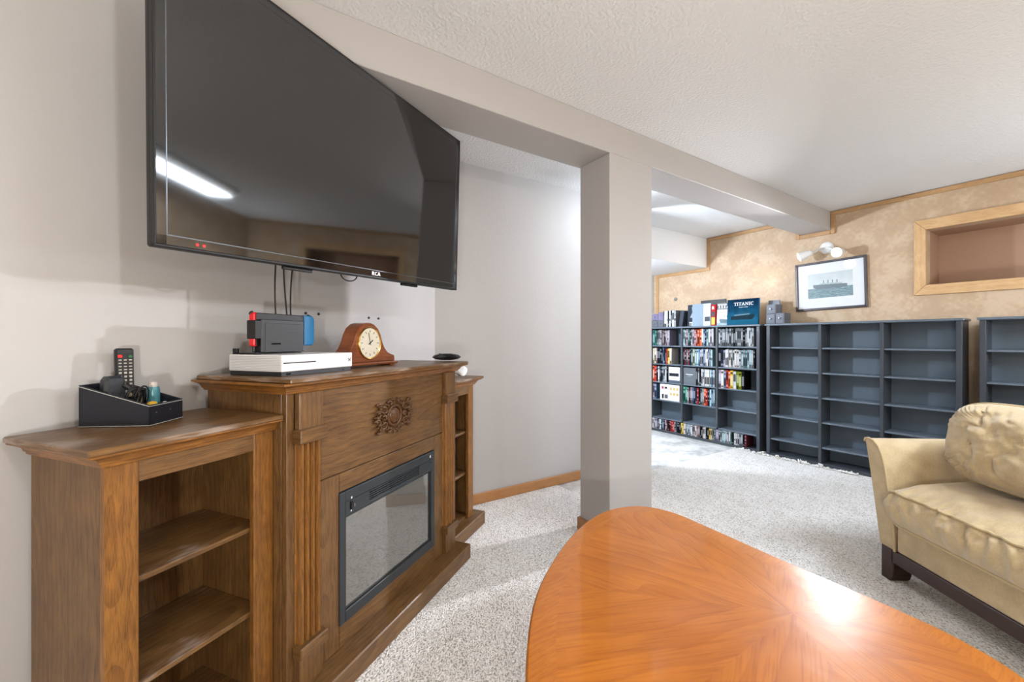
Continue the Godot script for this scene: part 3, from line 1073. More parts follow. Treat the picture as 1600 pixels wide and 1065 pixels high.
func build_cabinet(side: String) -> void:
	var left := side == "left"
	var u0 := 0.487 if left else 1.8645
	var u1 := 0.8715 if left else 2.19
	var fn := -1.085 if left else -1.098
	var o := Vector3((u0 + u1) / 2, 0, -1.25)
	var t := thing("shelf_cabinet", "low oak shelf cabinet left of the fireplace, carrying the black desk caddy" if left else "low oak shelf cabinet right of the fireplace, beside the pale grey wall", "cabinet", F(o.x, 0, o.z), "shelf cabinets flanking the fireplace")
	var s0 := u0 + 0.0595 if left else u0 + 0.06
	var s1 := u1 - 0.0595 if left else u1 - 0.06
	var mb := MB.new(o)
	mb.bx(u0 - (0.07 if left else 0.0), u1 + (0.0 if left else 0.072), 0, 0.074, -1.33, fn + 0.034 if left else -1.053, 0.004)
	part("plinth", mb, M.oak_h, t)
	for s in [[u0, u0 + 0.018], [u1 - 0.018, u1]]:
		mb = MB.new(o)
		mb.bx(s[0], s[1], 0.074, 0.872, -1.378, fn - 0.018, 0.001)
		part("side_panel", mb, M.oak_v, t)
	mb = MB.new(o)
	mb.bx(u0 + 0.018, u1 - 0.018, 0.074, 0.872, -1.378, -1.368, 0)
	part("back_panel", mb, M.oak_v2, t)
	for s in [[u0, s0], [s1, u1]]:
		mb = MB.new(o)
		mb.bx(s[0], s[1], 0.074, 0.872, fn - 0.018, fn, 0.002)
		part("stile", mb, M.oak_gold, t)
	mb = MB.new(o)
	mb.bx(s0 + 0.0005, s1 - 0.0005, 0.791, 0.872, fn - 0.018, fn - 0.001, 0.0015)
	part("top_rail", mb, M.oak_h, t)
	mb = MB.new(o)
	mb.bx(u0 + 0.018, u1 - 0.018, 0.074, 0.086, -1.368, fn - 0.019, 0.001)
	part("bottom_board", mb, M.oak_h, t)
	for y in [0.574, 0.337]:
		mb = MB.new(o)
		mb.bx(u0 + 0.019, u1 - 0.019, y - 0.013, y, -1.367, fn - 0.021, 0.0015)
		part("shelf", mb, M.oak_top, t)
	mb = MB.new(o)
	var back := -1.380 if left else -1.345
	mb.bx(u0 - 0.044 if left else u0, u1 if left else u1 + 0.056, 0.872, 0.886, back, fn + 0.044, 0.003)
	var top := part("cabinet_top", mb, M.oak_top, t)
	mb = MB.new(o)
	var path := [Vector2(u0, -1.376), Vector2(u0, fn), Vector2(u1, fn)] if left else [Vector2(u0, fn), Vector2(u1, fn), Vector2(u1, -1.33)]
	mb.sweep(shelf_moulding(0.840).map(func(p): return Vector2(p.x * 0.85, p.y)), path)
	part("moulding", mb, M.oak_trim, top)


# ------------------------------------------------------------------ television
func build_tv() -> void:
	var u := Vector3(0.8551, 0.0270, -0.5180).normalized()
	var up := Vector3(0.001, 0.9985, 0.054)
	up = (up - u * up.dot(u)).normalized()
	var n := u.cross(up)
	var bl := Vector3(-0.173, 1.314, -1.239)
	var w := 1.241
	var h := 0.726
	var t := thing("television", "large black flat television hung at an angle over the fireplace mantel", "television", Transform3D(Basis(u, up, n), bl))
	var mb := MB.new()
	mb.bx(0, w, 0, h, -0.022, -0.004, 0.004)
	mb.bx(0.18, w - 0.18, 0.06, h - 0.14, -0.062, -0.02, 0.012)
	part("back_housing", mb, M.black_matte, t)
	mb = MB.new()
	mb.bx(0, 0.006, 0, h, -0.006, 0.012, 0.002)
	mb.bx(w - 0.006, w, 0, h, -0.006, 0.012, 0.002)
	mb.bx(0, w, h - 0.006, h, -0.006, 0.012, 0.002)
	mb.bx(0, w, 0, 0.008, -0.006, 0.013, 0.002)
	part("outer_frame", mb, M.black_matte, t)
	mb = MB.new()
	mb.bx(0.005, 0.026, 0.006, h - 0.005, -0.006, 0.0095, 0.001)
	mb.bx(w - 0.026, w - 0.005, 0.006, h - 0.005, -0.006, 0.0095, 0.001)
	mb.bx(0.005, w - 0.005, h - 0.026, h - 0.005, -0.006, 0.0095, 0.001)
	mb.bx(0.005, w - 0.005, 0.006, 0.030, -0.006, 0.0095, 0.001)
	part("bezel", mb, M.screen, t)
	mb = MB.new()
	mb.bx(0.025, 0.0275, 0.030, h - 0.026, -0.006, 0.0098, 0)
	mb.bx(w - 0.0275, w - 0.025, 0.030, h - 0.026, -0.006, 0.0098, 0)
	mb.bx(0.025, w - 0.025, 0.029, 0.0315, -0.006, 0.0098, 0)
	part("bezel_edge", mb, M.chrome_line, t, "fine grey line round the screen")
	mb = MB.new()
	mb.bx(0.027, w - 0.027, 0.031, h - 0.025, -0.006, 0.0088, 0)
	part("screen", mb, M.screen, t)
	for x in [0.086, 0.101]:
		mb = MB.new()
		mb.bx(x, x + 0.0065, 0.015, 0.021, 0.009, 0.0105, 0.0008)
		part("status_light", mb, M.glow_red, t)
	lettering("RCA", 0.019, M.print_white, t, Transform3D(Basis.IDENTITY, Vector3(0.692, 0.0175, 0.0103)), 1.25)
	for x in [0.33, 0.86]:
		mb = MB.new()
		mb.bx(x, x + 0.10, -0.010, 0.0, -0.02, -0.006, 0.002)
		part("speaker_foot", mb, M.black_matte, t)
	# articulated arm to the wall, hidden behind
	var mt := thing("tv_wall_mount", "black folding wall bracket behind the television", "bracket", F(1.15, 1.68, -1.402))
	var inv := F(1.15, 1.68, -1.402).affine_inverse()
	var p0 := inv * (bl + u * (w / 2) + up * 0.37 - n * 0.064)
	mb = MB.new()
	mb.bx(-0.09, 0.09, -0.16, 0.16, 0.0, 0.012, 0.002)
	part("wall_plate", mb, M.black_matte, mt)
	mb = MB.new()
	mb.tube([Vector3(0, 0, 0.01), Vector3(0.16, 0, 0.10), p0 + (Vector3(0.05, 0, 0.02) - p0) * 0.12, p0], 0.016, 8)
	part("arm", mb, M.black_matte, mt)
	# cables hanging down behind the game dock
	var cb := [[1.016, 1.021, 0.0, "thick black cable hanging below the television, nearest the caddy", 1.20], [1.043, 1.063, 0.006, "black cable bowing between two straighter ones below the television", 1.20], [1.084, 1.081, -0.003, "black cable hanging below the television, nearest the clock", 1.20]]
	for k in 3:
		mb = MB.new()
		var path := []
		for i in 15:
			var s := i / 14.0
			path.append(Vector3(lerpf(cb[k][0], cb[k][1], s * s * (3 - 2 * s)) - cb[k][0] + cb[k][2] * sin(PI * s), lerpf(1.40, 1.09, s), -0.01 * sin(PI * s)))
		mb.tube(path, 0.0026, 8)
		single("power_cable", mb, M.rubber, cb[k][3], "cable", F(cb[k][0], 0, -1.25), "cables hanging under the television")
	mb = MB.new()
	var loop := []
	for i in 13:
		var a := PI + PI * i / 12.0
		loop.append(Vector3(0.037 * cos(a), 0.022 * sin(a), 0))
	mb.tube(loop, 0.0022, 8)
	single("cable_loop", mb, M.rubber, "small loop of black cable dipping below the television's lower edge", "cable", Transform3D(Basis(u, up, n), bl + u * 0.60 - up * -0.004 - n * 0.03))


# ------------------------------------------------------------------ on the mantel and the cabinets
func build_mantel_things() -> void:
	var y := 0.991
	var mb: MB
	# white game console
	var t := thing("game_console", "flat white game console with a black base on the mantel shelf", "game console", Transform3D(FB.rotated(Vector3.UP, 0.03), U * 0.885 + N * -1.293 + Vector3(0, y, 0)))
	var w := 0.297
	var d := 0.218
	mb = MB.new()
	mb.bx(0.002, w - 0.002, 0.0, 0.014, 0.002, d - 0.004, 0.001)
	part("base", mb, M.dark_grey, t)
	mb = MB.new()
	mb.bx(0.0, w, 0.014, 0.064, 0.0, d, 0.0015)
	part("casing", mb, M.white_plastic, t)
	var rib := MB.new()
	rib.box(Vector3.ZERO, Vector3(0.002, 0.0018, d - 0.012), 0.0004)
	var rm := rib.mesh()
	for k in 9:
		share("side_rib", rm, M.white_grille, t, Transform3D(Basis.IDENTITY, Vector3(-0.0006, 0.019 + k * 0.005, d / 2)))
	mb = MB.new()
	mb.bx(0.005, 0.128, 0.0385, 0.0415, d - 0.001, d + 0.0006, 0)
	part("disc_slot", mb, M.black_gloss, t)
	mb = MB.new()
	for s in [-1.0, 1.0]:
		mb.tube([Vector3(0.282 + s * 0.0065, 0.045, d + 0.0005), Vector3(0.282 + s * 0.0020, 0.0405, d + 0.0008), Vector3(0.282 + s * 0.004, 0.0345, d + 0.0005)], 0.0011, 6)
	part("power_emblem", mb, M.black_matte, t)
	mb = MB.new()
	mb.bx(0.020, 0.034, 0.004, 0.010, d - 0.005, d - 0.0032, 0)
	mb.bx(0.252, 0.258, 0.004, 0.010, d - 0.005, d - 0.0032, 0)
	part("port", mb, M.black_gloss, t)
	# flat black tray lying on the console
	mb = MB.new()
	mb.bx(0, 0.175, 0, 0.004, 0, 0.10, 0.001)
	mb.bx(0, 0.008, 0.004, 0.018, 0.0, 0.02, 0.001)
	single("stand_tray", mb, M.black_matte, "thin black stand plate with a raised lip on top of the white game console", "tray", Transform3D(FB.rotated(Vector3.UP, 0.03), U * 0.900 + N * -1.300 + Vector3(0, y + 0.0645, 0)))
	# dock holding the handheld
	var yo := y + 0.064 + 0.0065
	var dk := thing("console_dock", "black game dock holding a handheld with red and blue controllers, above the white console", "game dock", F(0.917, yo, -1.232))
	mb = MB.new()
	mb.bx(0.0, 0.158, 0.0, 0.104, 0.030, 0.040, 0.002)
	mb.bx(0.0, 0.158, 0.0, 0.104, -0.004, 0.006, 0.002)
	mb.bx(0.012, 0.146, 0.0, 0.02, 0.0, 0.036, 0.001)
	mb.bx(0.0, 0.158, 0.1035, 0.1045, 0.030, 0.034, 0)
	part("dock_body", mb, M.dark_grey, dk)
	mb = MB.new()
	mb.bx(0.012, 0.147, 0.0, 0.092, 0.0395, 0.0412, 0.001)
	part("front_door", mb, mat(Color(0.135, 0.138, 0.142), 0.5), dk)
	mb = MB.new()
	mb.bx(0.033, 0.066, 0.024, 0.029, 0.041, 0.0418, 0)
	part("door_slot", mb, M.black_gloss, dk)
	mb = MB.new()
	mb.bx(0.098, 0.14, 0.062, 0.064, 0.041, 0.0416, 0)
	part("door_mark", mb, M.black_matte, dk)
	mb = MB.new()
	mb.bx(-0.006, 0.172, 0.018, 0.124, 0.009, 0.024, 0.002)
	part("handheld_tablet", mb, M.black_matte, dk)
	for s in [[-1.0, -0.013, M.red], [1.0, 0.170, M.blue]]:
		var poly := PackedVector2Array()
		var ww := 0.044 if s[0] > 0 else 0.010
		var hh := 0.106
		var r := 0.017 if s[0] > 0 else 0.007
		poly.append(Vector2(0, 0))
		for k in 7:
			var a := -PI / 2 + PI / 2 * k / 6.0
			poly.append(Vector2(ww - r + r * cos(a), r + r * sin(a)))
		for k in 7:
			var a := PI / 2 * k / 6.0
			poly.append(Vector2(ww - r + r * cos(a), hh - r + r * sin(a)))
		poly.append(Vector2(0, hh))
		mb = MB.new()
		mb.xf = Transform3D(Basis(Vector3(s[0], 0, 0), Vector3(0, 1, 0), Vector3(0, 0, s[0])), Vector3(0.172 if s[0] > 0 else -0.006, 0.019, 0.016))
		mb.prism(poly, -0.012, 0.013, false, 0.004)
		var jc := part("hand_controller", mb, s[2], dk, "blue controller" if s[0] > 0 else "red controller")
		mb = MB.new()
		var arc := []
		for k in 8:
			var a := PI / 2 * k / 7.0
			arc.append(Vector3((0.172 if s[0] > 0 else -0.006) + s[0] * (ww - r + (r + 0.001) * sin(a)), 0.019 + hh - r + (r + 0.001) * cos(a), 0.012))
		mb.tube(arc, 0.004, 6)
		part("shoulder_button", mb, M.black_matte, jc)
	mb = MB.new()
	mb.bx(-0.0185, 0.012, 0.042, 0.100, -0.002, 0.0385, 0.002)
	part("side_bracket", mb, M.black_matte, dk)
	mb = MB.new()
	mb.bx(0.150, 0.176, 0.0, 0.022, 0.004, 0.026, 0.002)
	part("side_foot", mb, mat(Color(0.33, 0.36, 0.40), 0.5), dk)
	# mantel clock
	var ck := thing("mantel_clock", "small hump-backed wooden mantel clock with a round cream dial", "clock", F(1.362, y, -1.225))
	var sil := PackedVector2Array()
	var half := [Vector2(0.165, 0.018), Vector2(0.168, 0.030), Vector2(0.163, 0.044), Vector2(0.140, 0.049), Vector2(0.118, 0.058), Vector2(0.098, 0.078), Vector2(0.083, 0.105), Vector2(0.074, 0.130), Vector2(0.058, 0.156), Vector2(0.034, 0.173), Vector2(0.012, 0.179)]
	for p in half:
		sil.append(p)
	for k in half.size():
		sil.append(Vector2(-half[half.size() - 1 - k].x, half[half.size() - 1 - k].y))
	mb = MB.new()
	mb.prism(sil, 0.0, 0.070, true, 0.003)
	part("case", mb, M.cherry, ck)
	mb = MB.new()
	mb.bx(-0.174, 0.180, 0.006, 0.018, -0.006, 0.080, 0.004)
	part("base", mb, M.cherry, ck)
	for x in [-0.16, 0.13]:
		mb = MB.new()
		mb.bx(x, x + 0.03, 0, 0.006, 0.0, 0.074, 0.001)
		part("foot", mb, M.cherry, ck)
	var face := Transform3D(Basis(Vector3(1, 0, 0), Vector3(0, 0, 1), Vector3(0, -1, 0)), Vector3(0, 0.097, 0.070))
	mb = MB.new()
	mb.xf = face
	mb.lathe([Vector2(0.066, 0.0), Vector2(0.0665, 0.005), Vector2(0.0645, 0.008), Vector2(0.061, 0.006), Vector2(0.0605, 0.004)], 40)
	part("bezel", mb, M.brass, ck, "polished brass bezel")
	mb = MB.new()
	mb.xf = face
	mb.lathe([Vector2(0.061, 0.004), Vector2(0, 0.0042)], 40)
	var dl := part("dial", mb, M.dial, ck)
	mb = MB.new()
	for k in 12:
		var a := TAU * k / 12
		mb.xf = Transform3D(Basis(Vector3(0, 0, 1), -a), Vector3(0, 0.097, 0.0745))
		mb.bx(-0.0013, 0.0013, 0.043, 0.052, 0, 0.0006, 0)
	part("hour_mark", mb, mat(Color(0.35, 0.3, 0.22), 0.6), dl)
	for s in [[-0.22, 0.042, 0.0022], [0.95, 0.020, 0.004]]:
		mb = MB.new()
		mb.xf = Transform3D(Basis(Vector3(0, 0, 1), -s[0]), Vector3(0, 0.097, 0.0756))
		mb.bx(-s[2] / 2, s[2] / 2, -0.010, s[1], 0, 0.0008, 0)
		part("hand", mb, M.black_matte, dl)
	# two game controllers at the right end
	controller("black game controller lying at the right end of the mantel shelf", F(1.862, y, -1.085), -1.15, M.black_matte, M.dark_grey)
	controller("white game controller with black undersides on the right shelf cabinet", F(2.085, 0.914, -1.165).rotated_local(Vector3.UP, -1.05).rotated_local(Vector3.RIGHT, 0.6), 0.0, M.white_plastic, M.black_matte)


func controller(label: String, at: Transform3D, turn: float, top: Material, under: Material) -> void:
	var t := thing("game_controller", label, "game controller", at.rotated_local(Vector3.UP, turn), "game controllers")
	for s in [[top, 0.018, 1.0, "shell"], [under, 0.016, -1.0, "underside"]]:
		var mb := MB.new()
		var rows := []
		for i in 7:
			var r := i / 6.0
			var row := []
			for j in 40:
				var a := TAU * j / 40
				# two-lobed outline: a bar with a grip at either end
				var x := 0.074 * cos(a)
				var yy := 0.048 * sin(a)
				if sin(a) < 0: yy *= 1.0 + 0.75 * smoothstep(0.25, 0.8, absf(cos(a))) - 0.35 * smoothstep(0.5, 0.0, absf(cos(a)))
				row.append(Vector3(x * r, 0.022 + s[2] * s[1] * sqrt(maxf(0, 1.0 - r * r)), -yy * r))
			rows.append(row)
		mb.grid(rows, Vector3(0, 0.022, 0), true)
		part(s[3], mb, s[0], t)
	for p in [Vector3(-0.035, 0.036, -0.012), Vector3(0.022, 0.036, 0.012)]:
		var mb := MB.new()
		mb.xf = Transform3D(Basis.IDENTITY, p)
		mb.lathe([Vector2(0.005, -0.006), Vector2(0.005, 0.001), Vector2(0.008, 0.002), Vector2(0.008, 0.004), Vector2(0, 0.0035)], 14)
		part("thumb_stick", mb, M.black_matte, t)


func build_caddy() -> void:
	var y := 0.886
	var a := Vector2(0.628, -1.205)
	var dx := Vector2(0.893, -0.450)                       # along the low front
	var dz := Vector2(0.450, 0.893)                        # towards the low front
	var bs := FB * Basis(Vector3(dx.x, 0, dx.y), Vector3.UP, Vector3(dz.x, 0, dz.y))
	var org := U * a.x + N * a.y + Vector3(0, y, 0)
	var t := thing("desk_caddy", "black leather desk caddy with white stitching and a sloping side, on the left cabinet", "caddy", Transform3D(bs, org))
	var w := 0.118
	var d := 0.160
	var hf := 0.053
	var hb := 0.104
	var mb := MB.new()
	for x in [0.0, w - 0.004]:
		mb.xf = Transform3D(Basis(Vector3(0, 0, 1), Vector3(0, 1, 0), Vector3(-1, 0, 0)), Vector3(x + 0.004, 0, 0))
		mb.prism(PackedVector2Array([Vector2(-d, 0), Vector2(0, 0), Vector2(0, hf), Vector2(-d, hb)]), 0.0, 0.004, false, 0.0008)
	mb.xf = Transform3D()
	mb.bx(0, w, 0, hf, -0.004, 0, 0.0008)
	mb.bx(0, w, 0, hb, -d, -d + 0.004, 0.0008)
	mb.bx(0, w, 0, 0.004, -d, 0, 0.0008)
	part("body", mb, M.navy, t)
	mb = MB.new()
	mb.bx(0.004, w - 0.004, 0.004, 0.068, -0.085, -0.082, 0)
	mb.bx(0.004, w - 0.004, 0.004, 0.047, -0.042, -0.039, 0)
	mb.bx(0.055, 0.058, 0.004, 0.05, -0.082, -0.004, 0)
	part("divider", mb, M.black_matte, t)
	mb = MB.new()
	for x in [-0.0006, w + 0.0006]:
		mb.tube([Vector3(x, 0.0025, -d), Vector3(x, 0.0025, 0)], 0.0009, 5)
		mb.tube([Vector3(x, hb - 0.003, -d), Vector3(x, hf - 0.003, 0)], 0.0009, 5)
	mb.tube([Vector3(0, 0.0025, 0.0006), Vector3(w, 0.0025, 0.0006)], 0.0009, 5)
	mb.tube([Vector3(0, hf - 0.003, 0.0006), Vector3(w, hf - 0.003, 0.0006)], 0.0009, 5)
	part("stitching", mb, M.stitch, t, "white stitching")
	for x in [0.022, 0.07]:
		mb = MB.new()
		mb.xf = Transform3D(Basis(Vector3(1, 0, 0), Vector3(0, 0, 1), Vector3(0, -1, 0)), Vector3(x, 0.032, 0))
		mb.lathe([Vector2(0.0015, 0), Vector2(0.0014, 0.001), Vector2(0, 0.0012)], 8)
		part("rivet", mb, M.steel, t)
	var at := func(x: float, yy: float, z: float) -> Transform3D: return Transform3D(bs, org + bs * Vector3(x, yy, z))
	# remote control standing in the back compartment
	var fr: Transform3D = (at.call(0.086, 0.012, -0.122) as Transform3D).rotated_local(Vector3.UP, -0.62).rotated_local(Vector3.RIGHT, -0.05)
	var rm := thing("remote_control", "black remote control standing upright in the desk caddy", "remote control", fr)
	mb = MB.new()
	mb.bx(-0.019, 0.019, 0, 0.180, -0.008, 0.008, 0.004)
	part("body", mb, mat(Color(0.09, 0.10, 0.115), 0.4), rm)
	mb = MB.new()
	mb.bx(-0.0165, 0.0165, 0.004, 0.167, 0.0078, 0.0088, 0.0004)
	part("front_plate", mb, M.black_matte, rm)
	var kb := MB.new()
	kb.box(Vector3.ZERO, Vector3(0.0065, 0.0028, 0.002), 0.0006)
	var km := kb.mesh()
	var kr := MB.new()
	kr.box(Vector3.ZERO, Vector3(0.0062, 0.0055, 0.002), 0.0012)
	var krm := kr.mesh()
	var keym := mat(Color(0.72, 0.70, 0.66), 0.5)
	for r in 12:
		for c in 3:
			share("key", km if r < 4 else krm, keym, rm, Transform3D(Basis.IDENTITY, Vector3(-0.0105 + 0.0105 * c, 0.149 - 0.0085 * r if r < 4 else 0.115 - 0.0098 * (r - 4), 0.0095)))
	mb = MB.new()
	mb.bx(-0.015, -0.006, 0.155, 0.163, 0.0086, 0.0102, 0.001)
	part("power_key", mb, M.red, rm, "red power key")
	mb = MB.new()
	mb.bx(0.007, 0.014, 0.155, 0.161, 0.0086, 0.0102, 0.001)
	part("input_key", mb, mat(Color(0.1, 0.42, 0.25), 0.4), rm, "green key")
	# wall charger with its coiled lead
	var ch := thing("wall_charger", "dark grey wall charger with rounded shoulders leaning in the desk caddy", "charger", (at.call(0.035, 0.060, -0.112) as Transform3D).rotated_local(Vector3.UP, -0.45).scaled_local(Vector3(1.12, 1.12, 1.12)))
	var sh := PackedVector2Array()
	for p in [Vector2(-0.021, 0), Vector2(0.021, 0), Vector2(0.019, 0.046), Vector2(0.012, 0.056), Vector2(-0.012, 0.056), Vector2(-0.018, 0.048)]:
		sh.append(p)
	mb = MB.new()
	mb.prism(sh, -0.013, 0.013, false, 0.005)
	part("body", mb, mat(Color(0.13, 0.145, 0.17), 0.45), ch)
	mb = MB.new()
	mb.tube([Vector3(0.016, 0.036, 0.012), Vector3(0.028, 0.022, 0.02), Vector3(0.036, 0.004, 0.022)], 0.007, 10, false, 0.003)
	part("strain_relief", mb, M.rubber, ch)
	mb = MB.new()
	var rr := RandomNumberGenerator.new()
	rr.seed = 4
	for k in 7:
		var path := []
		var r1 := rr.randf_range(0.018, 0.027)
		var cx := rr.randf_range(-0.012, 0.012)
		var tl := rr.randf_range(-0.5, 0.5)
		for i in 20:
			var an := TAU * i / 20
			path.append(Vector3(cx + r1 * cos(an) * 0.85, 0.028 + r1 * 1.25 * sin(an), rr.randf_range(-0.001, 0.001) + 0.010 * sin(an + tl) + 0.003 * (k - 3)))
		mb.tube(path, 0.0021, 7, true)
	single("coiled_cable", mb, M.rubber, "bundle of black cable coiled up in the desk caddy beside the remote", "cable", (at.call(0.043, 0.038, -0.063) as Transform3D).rotated_local(Vector3.UP, -0.25).scaled_local(Vector3(0.78, 0.95, 0.78)))
	# little bottles and bits
	var bt := thing("spray_bottle", "small teal bottle with a clear rounded cap in the desk caddy", "bottle", at.call(0.097, 0.013, -0.0605))
	mb = MB.new()
	mb.lathe([Vector2(0, 0), Vector2(0.0135, 0.0), Vector2(0.0145, 0.004), Vector2(0.0145, 0.068), Vector2(0.0125, 0.076), Vector2(0, 0.077)], 24)
	part("body", mb, M.teal, bt)
	mb = MB.new()
	mb.lathe([Vector2(0.010, 0.076), Vector2(0.011, 0.082), Vector2(0.008, 0.088), Vector2(0, 0.089)], 20)
	part("cap", mb, mat(Color(0.75, 0.73, 0.70), 0.3), bt)
	mb = MB.new()
	mb.box(Vector3(0, 0.031, 0), Vector3(0.034, 0.062, 0.022), 0.008)
	single("eraser_block", mb, M.cream, "cream coloured block in the desk caddy, between cable and teal bottle", "block", at.call(0.079, 0.016, -0.092))
	mb = MB.new()
	mb.lathe([Vector2(0, 0), Vector2(0.010, 0.002), Vector2(0.012, 0.028), Vector2(0.012, 0.040), Vector2(0.008, 0.046), Vector2(0, 0.048)], 18)
	single("lip_balm", mb, M.yellow, "short yellow tube at the low front of the desk caddy", "tube", at.call(0.040, 0.010, -0.022))
	mb = MB.new()
	mb.lathe([Vector2(0, 0), Vector2(0.006, 0.001), Vector2(0.0065, 0.040), Vector2(0.004, 0.046), Vector2(0, 0.047)], 14)
	single("white_tube", mb, M.print_white, "small white capped tube in front of the teal bottle", "tube", at.call(0.078, 0.005, -0.018))


# ------------------------------------------------------------------ bookcases
const SHELVES := [1.034, 0.816, 0.598, 0.386, 0.168]


func bookcase(z0: float, z1: float, label: String, filled: bool) -> void:
	var w := z1 - z0
	var fx := 4.215
	var dp := 0.20
	var t := thing("bookcase", label, "bookcase", Transform3D(EB, Vector3(fx + dp, 0, z0)), "black three-bay bookcases along the tan wall")
	var h := 1.236
	var th := 0.030
	var mb: MB
	mb = MB.new()
	mb.bx(-0.012, w + 0.012, h, h + 0.018, 0.0, dp + 0.012, 0.004)
	part("top_board", mb, M.black_edge, t)
	mb = MB.new()
	mb.bx(th, w - th, 0.0, h, 0.0, 0.008, 0)
	part("back_panel", mb, M.black_panel, t)
	for x in [0.0, w - th]:
		mb = MB.new()
		mb.bx(x, x + th, 0, h, 0.0, dp, 0.0015)
		part("side_panel", mb, M.black_lam, t)
	var iw := (w - th * 2 - 0.022 * 2) / 3.0
	for k in [1, 2]:
		var x: float = th + iw * k + 0.022 * (k - 1)
		mb = MB.new()
		mb.bx(x, x + 0.022, SHELVES[4] if filled else 0.03, h, 0.008, dp - 0.002, 0.0015)
		part("divider", mb, M.black_lam, t)
	for k in 3:
		var x: float = th + (iw + 0.022) * k
		for y in SHELVES:
			mb = MB.new()
			mb.bx(x + 0.0008, x + iw - 0.0008, y - 0.014, y, 0.009, dp - 0.012, 0.0012)
			part("shelf", mb, M.black_edge, t)
		mb = MB.new()
		for y in range(9, 115, 3):
			for zz in [0.05, dp - 0.03]:
				mb.bx(x - 0.001, x + 0.0015, y * 0.01, y * 0.01 + 0.004, zz, zz + 0.004, 0)
		var pn := part("shelf_peg", mb, M.pin, t)
		pn.set_meta("kind", "stuff")
	mb = MB.new()
	mb.bx(th, w - th, 0.0, 0.028, 0.009, dp - 0.006, 0.002)
	part("base_board", mb, M.black_lam, t)


const TINT := {"t": ["dark teal", "#3f6e6e"], "k": ["black", "#191a1d"], "w": ["white", "#d5d6d6"], "g": ["mid grey", "#6c7074"], "s": ["silver grey", "#9aa1a6"], "p": ["dusty pink", "#ab8f93"], "b": ["steel blue", "#5b7598"], "c": ["cream", "#cfc4a2"],
	"r": ["red", "#b5352f"], "o": ["orange", "#e2673a"], "y": ["yellow", "#dcb548"], "n": ["navy", "#27303f"], "m": ["maroon", "#6d3039"], "l": ["olive green", "#7c861f"], "v": ["sea green", "#33826a"], "a": ["pale aqua", "#a3c6cd"], "u": ["lilac grey", "#9d95a8"], "i": ["ivory", "#dcd3c6"]}
const ORD := ["first", "second", "third", "fourth", "fifth", "sixth", "seventh", "eighth", "ninth", "tenth", "eleventh", "twelfth", "thirteenth", "fourteenth", "fifteenth", "sixteenth", "seventeenth", "eighteenth", "nineteenth", "twentieth"]


func media_case(code: String, x: float, y: float, w: float, hgt: float, dep: float, label: String, group: String, base: Transform3D, r: RandomNumberGenerator) -> void:
	var c := Color(TINT[code][1])
	c = c * r.randf_range(0.70, 0.88)
	var mb := MB.new()
	mb.col = c.darkened(0.25)
	mb.box(Vector3(w / 2, hgt / 2, -dep / 2), Vector3(w - 0.0012, hgt, dep), 0.001)
	# spine print: bands and a title block
	var pale := c.lerp(Color(0.74, 0.75, 0.76), 0.5)
	var dark := c.lerp(Color(0.05, 0.05, 0.06), 0.65)
	var bands := [[0.0, 1.0, c]]
	var k := r.randi() % 5
	if k == 0: bands += [[0.08, 0.2, pale], [0.42, 0.86, dark]]
	if k == 1: bands += [[0.05, 0.13, dark], [0.2, 0.72, pale], [0.8, 0.92, dark]]
	if k == 2: bands += [[0.0, 0.22, dark], [0.35, 0.8, pale]]
	if k == 3: bands += [[0.12, 0.55, dark], [0.6, 0.74, pale], [0.84, 0.95, pale]]
	if k == 4: bands += [[0.3, 0.9, pale], [0.36, 0.52, dark], [0.62, 0.82, c]]
	var m := minf(0.0022, w * 0.16)
	for i in bands.size():
		mb.col = bands[i][2]
		var e := 0.0 if i == 0 else m
		var z := 0.0002 + 0.00015 * i
		var a: float = hgt * bands[i][0] + 0.001
		var b: float = hgt * bands[i][1] - 0.001
		mb.quad(Vector3(0.001 + e, a, z), Vector3(w - 0.001 - e, a, z), Vector3(w - 0.001 - e, b, z), Vector3(0.001 + e, b, z), Vector3(0, 0, 1))
	single("media_case", mb, M.vcol, label, "media case", Transform3D(base.basis, base * Vector3(x, y, 0)), group, "", true)


